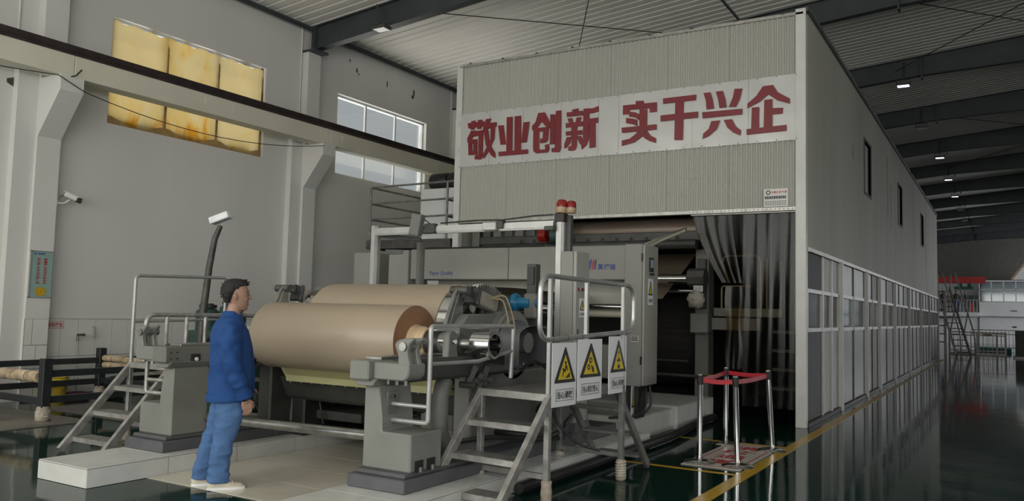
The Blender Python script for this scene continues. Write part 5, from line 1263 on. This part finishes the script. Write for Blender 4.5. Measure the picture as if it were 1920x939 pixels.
for x, y_, r, h_ in ((-10.2, 8.2, .17, .28), (-9.85, 8.3, .14, .34), (-9.55, 8.15, .16, .24)):
    MB().lathe([(0, 0), (r, 0), (r, h_), (r*.7, h_+.04), (r*.45, h_+.05), (r*.45, h_+.12), (0, h_+.12)], (x, y_, 1.2), (0, 0, 1), 20).build('filter_can', 'motor_green', pu, ang=40)
    MB().lathe([(0, 0), (r*.75, 0), (r*.75, .05), (0, .06)], (x, y_, 1.2+h_+.05), (0, 0, 1), 16).build('cap', 'machine_black', pu)
MB().tube(fillet([(-10.2, 7.93, .5), (-10.1, 7.85, .9), (-9.7, 7.85, 1.1), (-9.6, 7.95, 1.3)], .1), .025, 8).build('hose', 'machine_black', pu)

# ================================================================ MEZZANINE LEFT OF THE HOOD
mz = thing('raised_walkway', 'raised steel walkway with tube railing left of the hood', 'walkway', (-10.0, 12.7, 0))
B(-11.05, -9.0, 12.72, 14.15, 2.86, 2.95).build('deck', 'machine_dark', mz)
B(-11.08, -9.0, 12.68, 12.74, 2.78, 2.95).build('edge_beam', 'cast_iron', mz)
B(-11.1, -11.02, 12.7, 16.5, 2.78, 2.95).build('edge_beam', 'cast_iron', mz)
MB().bar((-10.95, 12.9, 2.6), (-9.4, 13.4, 2.80), .12, .14).build('brace', 'machine_dark', mz)
B(-10.0, -9.88, 13.0, 13.12, 0, 2.80).build('column', 'machine_grey', mz)
for x, y_ in ((-11.03, 12.71), (-9.12, 12.71), (-11.03, 14.6), (-11.03, 16.4)): MB().cyl((x, y_, 2.9), (x, y_, 4.04), .025, 10).build('rail_post', 'stair_steel_dark', mz)
for z in (4.03, 3.70, 3.38):
    MB().cyl((-11.03, 12.71, z), (-8.95, 12.71, z+.02), .02, 10).build('rail', 'stair_steel_dark', mz)
    MB().cyl((-11.03, 12.71, z), (-11.03, 16.4, z), .02, 10).build('rail', 'stair_steel_dark', mz)
    MB().cyl((-9.12, 12.71, z), (-9.12, 14.5, z), .02, 10).build('rail', 'stair_steel_dark', mz)
tw = thing('white_tower', 'white panelled duct tower standing behind the raised walkway', 'tower', (-9.9, 16.6, 0))
for i in range(3):
    for j in range(5):
        B(-10.9+.64*i+.004, -10.9+.64*(i+1)-.004, 14.2, 14.23, .84*j+.004, .84*(j+1)-.004).build('panel', 'far_white', tw)
B(-10.9, -8.98, 14.23, 16.0, 0, 4.2).build('core', 'far_white', tw)
for k, (x0, x1) in enumerate(((-10.8, -10.35), (-10.32, -9.85), (-9.8, -9.2))):
    tag(MB().lathe([(0, 0), (.17, 0), (.19, .03), (.19, x1-x0-.03), (.17, x1-x0), (0, x1-x0)], (x0, 14.5, 4.39), (1, 0, 0), 24).build('black_drum', 'machine_black', ang=40),
        ('black drum lying on the white tower, leftmost by the railing', 'black drum lying on the white tower, middle of three', 'black drum lying on the white tower, next to the hood')[k], 'drum', 'black drums on the tower')

# ================================================================ FAR END OF THE HALL
of = thing('site_office', 'white glazed office box raised at the far end of the hall', 'office', (2.0, 75, 0))
B(-1.72, 9.0, 74.8, 78.6, 2.15, 3.28).build('parapet', 'far_white', of, .02)
B(-1.72, 9.0, 75.3, 78.6, 0, 2.15).build('lower_wall', 'far_white', of)
B(-1.72, 9.0, 74.8, 78.6, 4.88, 4.98).build('roof', 'far_white', of)
B(-1.6, 9.0, 77.5, 77.6, 3.3, 4.9).build('rear_wall', 'far_white', of)
for k in range(9):
    x = -1.72+.82*k
    B(x, x+.09, 74.8, 74.88, 3.28, 4.88).build('mullion', 'window_frame', of)
    for a, b_ in ((3.34, 4.22), (4.30, 4.84)): B(x+.09, x+.82, 74.83, 74.845, a, b_).build('pane', 'office_glass', of)
B(-1.72, 6, 74.8, 74.88, 4.22, 4.30).build('transom', 'window_frame', of)
B(.55, .80, 75.26, 75.3, 1.30, 1.42).build('exit_sign', 'exit_green', of)
B(.5, .85, 74.74, 74.8, 2.55, 2.66).build('wall_socket', 'far_metal', of)
MB().prism([(.55, 5.0), (2.4, 7.6), (3.4, 7.6), (3.4, 5.0)], 'y', 74.0, 74.3).build('slanted_hood', 'far_white', of)
MB().bar((.50, 73.95, 5.0), (2.35, 73.95, 7.6), .12, .16).build('slanted_edge', 'bamboo', of)
wk = thing('far_gallery', 'far white gallery floor with a pale railing beside the office', 'gallery', (-4.5, 75, 0))
B(-9, -1.75, 73.5, 78.6, 2.1, 2.42).build('slab', 'far_white', wk)
B(-9, -1.75, 75.4, 78.6, 0, 2.1).build('lower_wall', 'far_white', wk)
B(-9, -1.75, 73.5, 73.56, 3.35, 3.42).build('rail', 'far_metal', wk)
for k in range(26): B(-7.6+.23*k, -7.56+.23*k, 73.5, 73.54, 2.42, 3.35).build('baluster', 'window_frame', wk)
B(-2.35, -2.1, 74.3, 74.5, 2.42, 3.2).build('red_cabinet', 'crane_red', wk)
B(-9, -1.75, 78.5, 78.62, 2.42, 5.0).build('rear_wall', 'far_white', wk)
B(-4.6, -3.2, 76.2, 76.5, 2.42, 3.6).build('machine_box', 'far_metal', wk, .02)
for k in range(3): B(-3.0+.45*k, -2.65+.45*k, 78.44, 78.5, 2.9, 3.9).build('window', 'blue_glass', wk)
cr_ = thing('overhead_crane', 'red overhead crane beam with a green hoist at the far end', 'crane', (-5, 70, 4.7))
B(-12.6, -1.2, 71.8, 72.3, 4.62, 5.12).build('bridge_beam', 'crane_red', cr_)
B(-13.0, -12.5, 71.0, 73.1, 5.66, 5.86).build('end_carriage', 'crane_red', cr_)
B(-12.9, -12.4, 71.8, 72.3, 4.9, 5.7).build('end_hanger', 'crane_red', cr_)
B(-3.3, -2.0, 71.7, 72.4, 4.15, 4.36).build('hoist_frame', 'crane_green', cr_)
for x in (-3.0, -2.4): MB().cyl((x, 71.6, 4.48), (x+.25, 71.6, 4.48), .14, 12).build('hoist_drum', 'crane_green', cr_)
MB().cyl((-2.62, 72, 3.75), (-2.62, 72, 4.2), .02, 6).build('hoist_rope', 'machine_black', cr_)
MB().tube([(-2.62, 72, 3.8), (-2.56, 72, 3.7), (-2.55, 72, 3.55), (-2.64, 72, 3.48), (-2.72, 72, 3.55)], .05, 8).build('hook', 'machine_black', cr_)
def far_person(x, label, dx):
    sk = [((x, 73.9, 2.44), .07), ((x, 73.9, 2.9), .08), ((x+.1, 73.9, 3.25), .12)]
    p = thing('person', label, 'person', (x, 73.9, 2.42))
    m_ = MB()
    for s_ in (-1, 1):
        m_.tube([(x+.10*s_, 73.9, 2.42), (x+.10*s_, 73.9, 2.85), (x+.08*s_, 73.9, 3.28)], [.06, .075, .095], 10)
    m_.build('trousers', 'jacket_blue', p, ang=80)
    m2 = MB().loft([[(x+rx*math.cos(a*.5236), 73.9+ry*math.sin(a*.5236), z) for a in range(12)] for z, rx, ry in ((3.2, .17, .11), (3.45, .18, .12), (3.72, .21, .12), (3.84, .16, .09), (3.88, .07, .06))])
    for s_ in (-1, 1): m2.tube([(x+.19*s_, 73.9, 3.76), (x+.26*s_, 73.85, 3.5), (x+.22*s_, 73.7, 3.34)], [.06, .05, .04], 8)
    m2.build('jacket', 'machine_dark', p, ang=80)
    MB().ell((x, 73.9, 3.99), .09, .10, .125, 12, 8).build('body', 'skin', p, ang=180)
    MB().ell((x, 73.92, 4.04), .095, .105, .10, 12, 8).build('hair', 'hair', p, ang=180)
far_person(-3.25, 'tiny distant person in blue trousers behind the far railing', 0)
far_person(-4.2, 'tiny distant person nearer the hood on the far gallery', 0)

fe = thing('pen_fence', 'low steel tube fence around a pit on the far floor', 'fence', (-1.2, 48, 0))
B(-2.5, .05, 47.9, 48.1, 0, .10).build('kerb', 'far_metal', fe)
for z in (1.12, .98, .2): B(-2.5, .05, 47.97, 48.03, z-.03, z+.03).build('rail', 'far_metal', fe)
for k in range(14): B(-2.45+.19*k-.015, -2.45+.19*k+.015, 47.985, 48.015, .1, 1.0).build('bar', 'far_metal', fe)
for x in (-2.45, -1.2, -.35, .02): B(x-.05, x+.05, 47.95, 48.05, 0, 1.15).build('post', 'far_metal', fe)
B(-.95, -.55, 47.93, 47.96, .95, 1.05).build('name_board', 'bamboo', fe)
B(-2.5, -2.44, 48.1, 52, 1.08, 1.14).build('rail', 'far_metal', fe)
B(0, .06, 48.1, 52, 1.08, 1.14).build('rail', 'far_metal', fe)
for k, z in enumerate((0., .12)): tag(B(-1.4, .3, 52.5+.1*k, 54, z, z+.12).build('teal_pallet', 'far_teal'), ('teal pallet flat on the floor behind the far fence', 'teal pallet stacked on another behind the far fence')[k], 'pallet', 'teal pallets')
f2 = thing('back_fence', 'long pale railing across the far floor behind the teal pallets', 'fence', (0, 58, 0))
for z in (1.2, .95, .15): B(-1.8, 3.0, 58, 58.05, z-.025, z+.025).build('rail', 'far_metal', f2)
for k in range(24): B(-1.8+.2*k, -1.775+.2*k, 58, 58.04, 0.02, 1.2).build('bar', 'far_metal', f2)
bxk = thing('dark_bin', 'dark steel bin at the right edge of the far floor', 'bin', (1.4, 45, 0))
B(.42, 2.6, 45, 47, .08, 1.28).build('bin_body', 'machine_dark', bxk, .01)
B(.34, 2.7, 44.9, 47.1, 0, .08).build('bin_skid', 'far_metal', bxk)
fs_ = thing('far_stair', 'steep steel stair with handrails beyond the end of the hood', 'stairs', (-2.4, 46, 0))
for x in (-2.55, -1.95):
    MB().bar((x+.55, 44.8, .05), (x-.55, 49.5, 3.4), .06, .18).build('stringer', 'far_metal' if x < -2.2 else 'canvas', fs_)
    MB().tube(fillet([(x+.75, 44.6, .0), (x+.72, 44.7, 1.05), (x-.30, 49.4, 4.3), (x-.5, 49.6, 4.2), (x-.5, 49.6, 3.4)], .2), .035, 8).build('handrail', 'far_metal', fs_)
    for q in (.3, .6): MB().cyl((x+.55-1.1*q, 44.8+4.7*q, .05+3.35*q), (x+.70-1.02*q, 44.7+4.7*q, 1.05+3.25*q), .03, 6).build('rail_post', 'far_metal', fs_)
for k in range(12):
    q = k/12; B(-2.5+.5-1.1*q, -1.9+.5-1.1*q, 44.85+4.7*q, 45.1+4.7*q, .18+3.3*q, .22+3.3*q).build('tread', 'machine_dark', fs_)
for x in (-2.6,): B(x-.06, x+.06, 47.2, 47.35, 0, 3.2).build('support_post', 'far_metal', fs_)
for z in (.6, 1.0, 1.4, 1.8, 2.2): B(-3.0, -2.55, 46.0, 46.3, z, z+.05).build('ladder_rung', 'machine_dark', fs_)

# ================================================================ THE WORKER
from mathutils import noise as mnoise
person = thing('person', 'man in blue work jacket and jeans watching the paper roll, hand at hip', 'person', (-5.90, 5.0, .006), math.radians(54), local=True)
# local frame: x forward, y to his left, z up (he shows his right side, y<0, to the camera)
def rem(mb, name, m_, vox, smooth_it=6, fac=.5):
    me = mb.mesh(name, smooth=False)
    o = bpy.data.objects.new('tmp', me); COL.objects.link(o)
    r = o.modifiers.new('r', 'REMESH'); r.mode = 'VOXEL'; r.voxel_size = vox
    s_ = o.modifiers.new('s', 'SMOOTH'); s_.iterations = smooth_it; s_.factor = fac
    dg = bpy.context.evaluated_depsgraph_get()
    out = bpy.data.meshes.new_from_object(o.evaluated_get(dg))
    bpy.data.objects.remove(o)
    out.name = name
    out.polygons.foreach_set('use_smooth', [True]*len(out.polygons))
    out.materials.clear()
    return link(name, out, m_, person)
def ring(cx, cy, cz, rx, ry, n=20, tilt=0., p=2.3):
    out = []
    for k in range(n):
        a = 2*math.pi*k/n; c, s_ = math.cos(a), math.sin(a)
        x = rx*math.copysign(abs(c)**(2/p), c); y = ry*math.copysign(abs(s_)**(2/p), s_)
        out.append((cx+x, cy+y, cz+tilt*x))
    return out
def folds(o, amp, freq, ax, axis_pts, seed=0.):
    """cloth folds: ridged noise pushed outwards from the nearest limb axis"""
    me = o.data
    new = []
    for v in me.vertices:
        c = Vector(v.co); best = min(axis_pts, key=lambda q: (c-q).length_squared)
        d = c-best; d.z *= .2
        if d.length < 1e-4: new.append(c); continue
        p = Vector((c.x*freq*ax[0], c.y*freq*ax[1], c.z*freq*ax[2]))+Vector((seed, seed*.7, 0))
        n_ = 1-abs(mnoise.noise(p))*2; n2 = mnoise.noise(p*2.3)
        new.append(c+d.normalized()*(amp*(n_-.5)+amp*.35*n2))
    for v, c in zip(me.vertices, new): v.co = c
# trousers: two legs and seat
LR = [(-.05, -.10, .055, .098, .082), (-.05, -.10, .12, .096, .080), (-.045, -.10, .24, .088, .076), (-.03, -.10, .38, .090, .080), (-.005, -.10, .50, .102, .088), (.015, -.098, .62, .116, .096), (.022, -.09, .74, .130, .10), (.02, -.075, .86, .145, .105)]
LL = [(-.17, .10, .055, .090, .080), (-.168, .10, .12, .088, .078), (-.15, .10, .24, .084, .074), (-.115, .10, .38, .088, .078), (-.065, .10, .50, .098, .086), (-.03, .098, .62, .112, .094), (0, .09, .74, .126, .10), (.015, .075, .86, .142, .105)]
tm = MB()
for LG in (LR, LL): tm.loft([ring(x, y, z, rx, ry, 20) for x, y, z, rx, ry in LG])
tm.loft([ring(.018, 0, z, rx, ry, 24) for z, rx, ry in ((.72, .10, .13), (.80, .140, .175), (.90, .148, .182), (1.0, .140, .175))])
tro = rem(tm, 'trousers', 'trouser_blue', .009, 5)
folds(tro, .010, 6., (1.2, 1.2, 2.2), [Vector(q[:3]) for q in LR+LL], 3.1)
# jacket: torso, sleeves
jm = MB()
tor = [(.775, .018, .192, .215), (.80, .020, .198, .22), (.86, .022, .192, .205), (.98, .022, .188, .192), (1.10, .016, .180, .186), (1.20, .006, .172, .188), (1.30, -.006, .160, .195), (1.38, -.014, .142, .198), (1.44, -.012, .112, .170), (1.48, .0, .086, .11), (1.505, .010, .074, .078)]
jm.loft([ring(cx, 0, z, rx, ry, 30, .06 if z < .9 else 0) for z, cx, rx, ry in tor])
SR_ = [(-.005, .13, 1.415, .082), (-.012, .205, 1.36, .092), (-.020, .240, 1.26, .090), (-.012, .252, 1.14, .084), (.015, .254, 1.05, .078), (.055, .250, .95, .074), (.095, .243, .87, .070), (.118, .236, .815, .066)]
SL_ = [(-.005, .13, 1.415, .082), (-.008, .205, 1.36, .092), (0, .240, 1.26, .088), (.01, .250, 1.14, .080), (.05, .250, 1.05, .074), (.11, .235, .95, .070), (.165, .215, .87, .066)]
jk = rem(jm, 'jacket', 'jacket_blue', .009, 4)
folds(jk, .014, 4.2, (1.2, 1, 1.1), [Vector((.01, 0, z/100)) for z in range(78, 150, 3)], 9.4)
for sg, PT in ((-1, SR_), (1, SL_)):
    sv = MB().tube([(x, sg*y, z) for x, y, z, r in PT], [r for *_, r in PT], 20)
    so_ = rem(sv, 'sleeve', 'jacket_blue', .009, 3); so_.parent = jk
    folds(so_, .016, 5.5, (1.2, 1, 1.8), [Vector((x, sg*y, z)) for x, y, z, r in PT], 4.4)
# hem band, cuffs, collar, placket, pocket welt
MB().loft([[(x*1.0, y, z) for x, y, z in ring(.020, 0, zz, rx, ry, 34, .06)] for zz, rx, ry in ((.752, .196, .228), (.756, .204, .236), (.808, .207, .238), (.814, .198, .230))], False).build('hem_band', 'jacket_blue', jk, ang=60)
for p, q in (((.108, -.240, .838), (.126, -.233, .792)), ((.158, .218, .885), (.185, .207, .845))):
    MB().cyl(p, q, .070, 20, .068).build('cuff', 'jacket_blue', jk)
MB().cyl((.128, -.232, .80), (.140, -.227, .775), .050, 16, .042).build('inner_cuff', 'machine_black', jk)
cl = []
for z, rx, ry, cx in ((1.462, .092, .100, .004), (1.505, .078, .080, .012), (1.532, .074, .074, .010), (1.515, .084, .086, .006), (1.462, .104, .118, .002)):
    cl.append([(cx+rx*math.cos(a), ry*math.sin(a), z-.050*max(0, math.cos(a))-.0*abs(math.sin(a))) for a in [2*math.pi*k/28 for k in range(28)]])
MB().loft(cl, False).build('collar', 'jacket_blue', jk, ang=70)
MB().tube([(.216, .0, .79), (.214, .0, .95), (.200, 0, 1.10), (.180, 0, 1.22), (.146, 0, 1.34), (.110, 0, 1.41), (.09, 0, 1.44)], .012, 8).build('placket', 'jacket_blue', jk)
MB().tube([(.160, -.150, 1.02), (.165, -.148, .93), (.168, -.146, .88)], .006, 6).build('pocket_welt', 'print_blue', jk)
# head, neck and hands: one skin mesh
HS = 1.09
def hp(x, y, z): return (.010+(x-.02)*HS, y*HS, 1.50+(z-1.50)*HS-.012)
hm = MB(); hd = MB()
hd.loft([ring(x, 0, z, rx, ry, 24, 0, 2.1) for x, z, rx, ry in ((.012, 1.42, .056, .064), (.020, 1.50, .055, .058), (.028, 1.56, .056, .057), (.040, 1.60, .058, .057))])
hd.loft([ring(x, 0, z, rx, ry, 26, 0, 2.15) for x, z, rx, ry in ((.088, 1.545, .022, .022), (.082, 1.556, .040, .038), (.066, 1.580, .064, .056), (.056, 1.615, .082, .068), (.050, 1.65, .090, .073), (.044, 1.685, .094, .076), (.040, 1.72, .092, .076), (.034, 1.75, .082, .068), (.030, 1.772, .060, .050), (.030, 1.785, .030, .026))])
hd.tube([(.130, 0, 1.69), (.143, 0, 1.668), (.156, 0, 1.648), (.150, 0, 1.640)], [.008, .010, .012, .010], 8)
for sg in (-1, 1): hd.ell((.140, sg*.012, 1.643), .010, .008, .008)
hd.ell((.126, 0, 1.606), .015, .022, .008); hd.ell((.128, 0, 1.592), .013, .018, .008)
hd.ell((.118, 0, 1.563), .016, .020, .014)
for sg in (-1, 1):
    hd.ell((.106, sg*.040, 1.640), .022, .020, .022)
    hd.ell((.122, sg*.030, 1.697), .012, .020, .006)
    hd.ell((.028, sg*.078, 1.655), .018, .009, .033)
    hd.ell((.020, sg*.085, 1.660), .013, .006, .024)
hd.v = [hp(*q) for q in hd.v]
hm.add(hd.v, hd.f)
def hand(wx, wy, wz, sg, d):
    """palm from the wrist along d, five separate curled fingers"""
    d = Vector(d).normalized(); out_ = Vector((0, sg, 0)); side = d.cross(out_).normalized()
    if side.x < 0: side = -side
    w = Vector((wx, wy, wz))
    hm.tube([w-d*.05, w, w+d*.03], [.027, .026, .029], 12)
    for k in range(5):
        s_ = (k-2)*.016; hm.tube([w+side*s_*.6, w+d*.045+side*s_, w+d*.085+side*s_*1.05], [.015, .015, .012], 8)
    cur = (-out_*.35-side*.45)
    for k, L_ in enumerate((.068, .078, .073, .058)):
        b0 = w+d*.082+side*(.030-.020*k)
        p1 = b0+(d*.9+cur*.35).normalized()*L_*.42; p2 = p1+(d*.65+cur*.9).normalized()*L_*.32; p3 = p2+(d*.25+cur*1.3).normalized()*L_*.26
        hm.tube([b0-d*.02, b0, p1, p2, p3], [.0090, .0090, .0086, .0078, .0062], 8)
    b0 = w+d*.02+side*.024
    hm.tube([b0, b0+(d*.6+side*.8-out_*.2).normalized()*.035, b0+(d*.9+side*.45-out_*.3).normalized()*.066, b0+(d*1.0+side*.30-out_*.35).normalized()*.088], [.014, .012, .010, .0078], 8)
hand(.132, -.228, .775, -1, (.25, .05, -.95))
hand(.190, .200, .825, 1, (.45, -.25, -.85))
for sg, ps in ((-1, [(.125, .232, .80), (.055, .250, .95), (.0, .252, 1.10), (-.02, .240, 1.26), (-.01, .18, 1.38), (.005, .06, 1.42), (.012, 0, 1.46)]), (1, [(.18, .205, .85), (.11, .235, .95), (.03, .25, 1.10), (0, .240, 1.26), (-.01, .18, 1.38), (.005, .06, 1.42), (.012, 0, 1.46)])):
    hm.tube([(x, sg*y, z) for x, y, z in ps], .032, 10)
body = rem(hm, 'body', 'skin', .0042, 3)
for sg in (-1, 1):
    MB().ell(hp(.124, sg*.034, 1.676), .009, .014, .005).build('eye', 'eye_dark', body)
    MB().tube([hp(.134, sg*.016, 1.699), hp(.132, sg*.032, 1.703), hp(.118, sg*.052, 1.698)], .004, 6).build('eyebrow', 'hair', body)
MB().tube([hp(.126, -.022, 1.599), hp(.140, 0, 1.599), hp(.126, .022, 1.599)], .003, 6).build('mouth', 'lip', body)
# hair cap: low on the nape, high over the forehead, short fringe
hh = MB()
HR = [(1.605, -.050, -.010, .052), (1.635, -.064, .012, .070), (1.665, -.074, .020, .080), (1.69, -.079, .036, .084), (1.712, -.080, .060, .085), (1.735, -.078, .092, .083), (1.755, -.072, .126, .078), (1.775, -.060, .128, .068), (1.793, -.038, .108, .052), (1.805, -.005, .070, .030)]
hh.loft([ring((a+b_)/2, 0, z, (b_-a)/2, ry, 28, 0, 2.2) for z, a, b_, ry in HR])
for k in range(110):
    i_ = random.randint(2, 8); z, a, b_, ry = HR[i_]; t_ = random.uniform(0, 2*math.pi)
    p = Vector(((a+b_)/2+(b_-a)/2*.96*math.cos(t_), ry*.96*math.sin(t_), z)); c_ = Vector((.02, 0, 1.70)); d_ = (p-c_).normalized()
    q = p+Vector((d_.x*.010+(.012 if t_ < 1 or t_ > 5.3 else -.004), d_.y*.008, -.018 if z < 1.75 else .008))
    hh.tube([p-(q-p)*.6, p, q], [.009, .008, .003], 6)
hh.v = [hp(*q) for q in hh.v]
rem(hh, 'hair', 'hair', .0045, 1)
# shoes
def shoe(x, y, name='shoe'):
    rows = [(-.095, .030, .055), (-.078, .042, .075), (-.03, .046, .088), (.02, .048, .085), (.07, .052, .068), (.13, .054, .056), (.185, .047, .046), (.215, .028, .032)]
    rings = []
    for dx, w, h_ in rows:
        rings.append([(x+dx, y+w*math.cos(a), .018+max(0, h_-.018)*max(0, math.sin(a))**.8 if math.sin(a) > 0 else .012) for a in [2*math.pi*k/18 for k in range(18)]])
    s_ = MB().loft(rings).build(name, 'shoe_cream', person, ang=80)
    pl_ = [(x+dx, y+w+.004) for dx, w, h_ in rows]+[(x+dx, y-w-.004) for dx, w, h_ in reversed(rows)]
    MB().prism(pl_, 'z', 0, .020).build('sole', 'sign_white', s_)
    for k in range(4): MB().tube([(x+.02+.03*k, y-.034, .072-.006*k), (x+.02+.03*k, y, .091-.008*k), (x+.02+.03*k, y+.034, .072-.006*k)], .004, 6).build('lace', 'sign_white', s_)
shoe(-.045, -.105); shoe(-.165, .105)
MB().ell((.215, -.10, .775), .04, .04, .055).build('belt_pouch', 'machine_black', person)
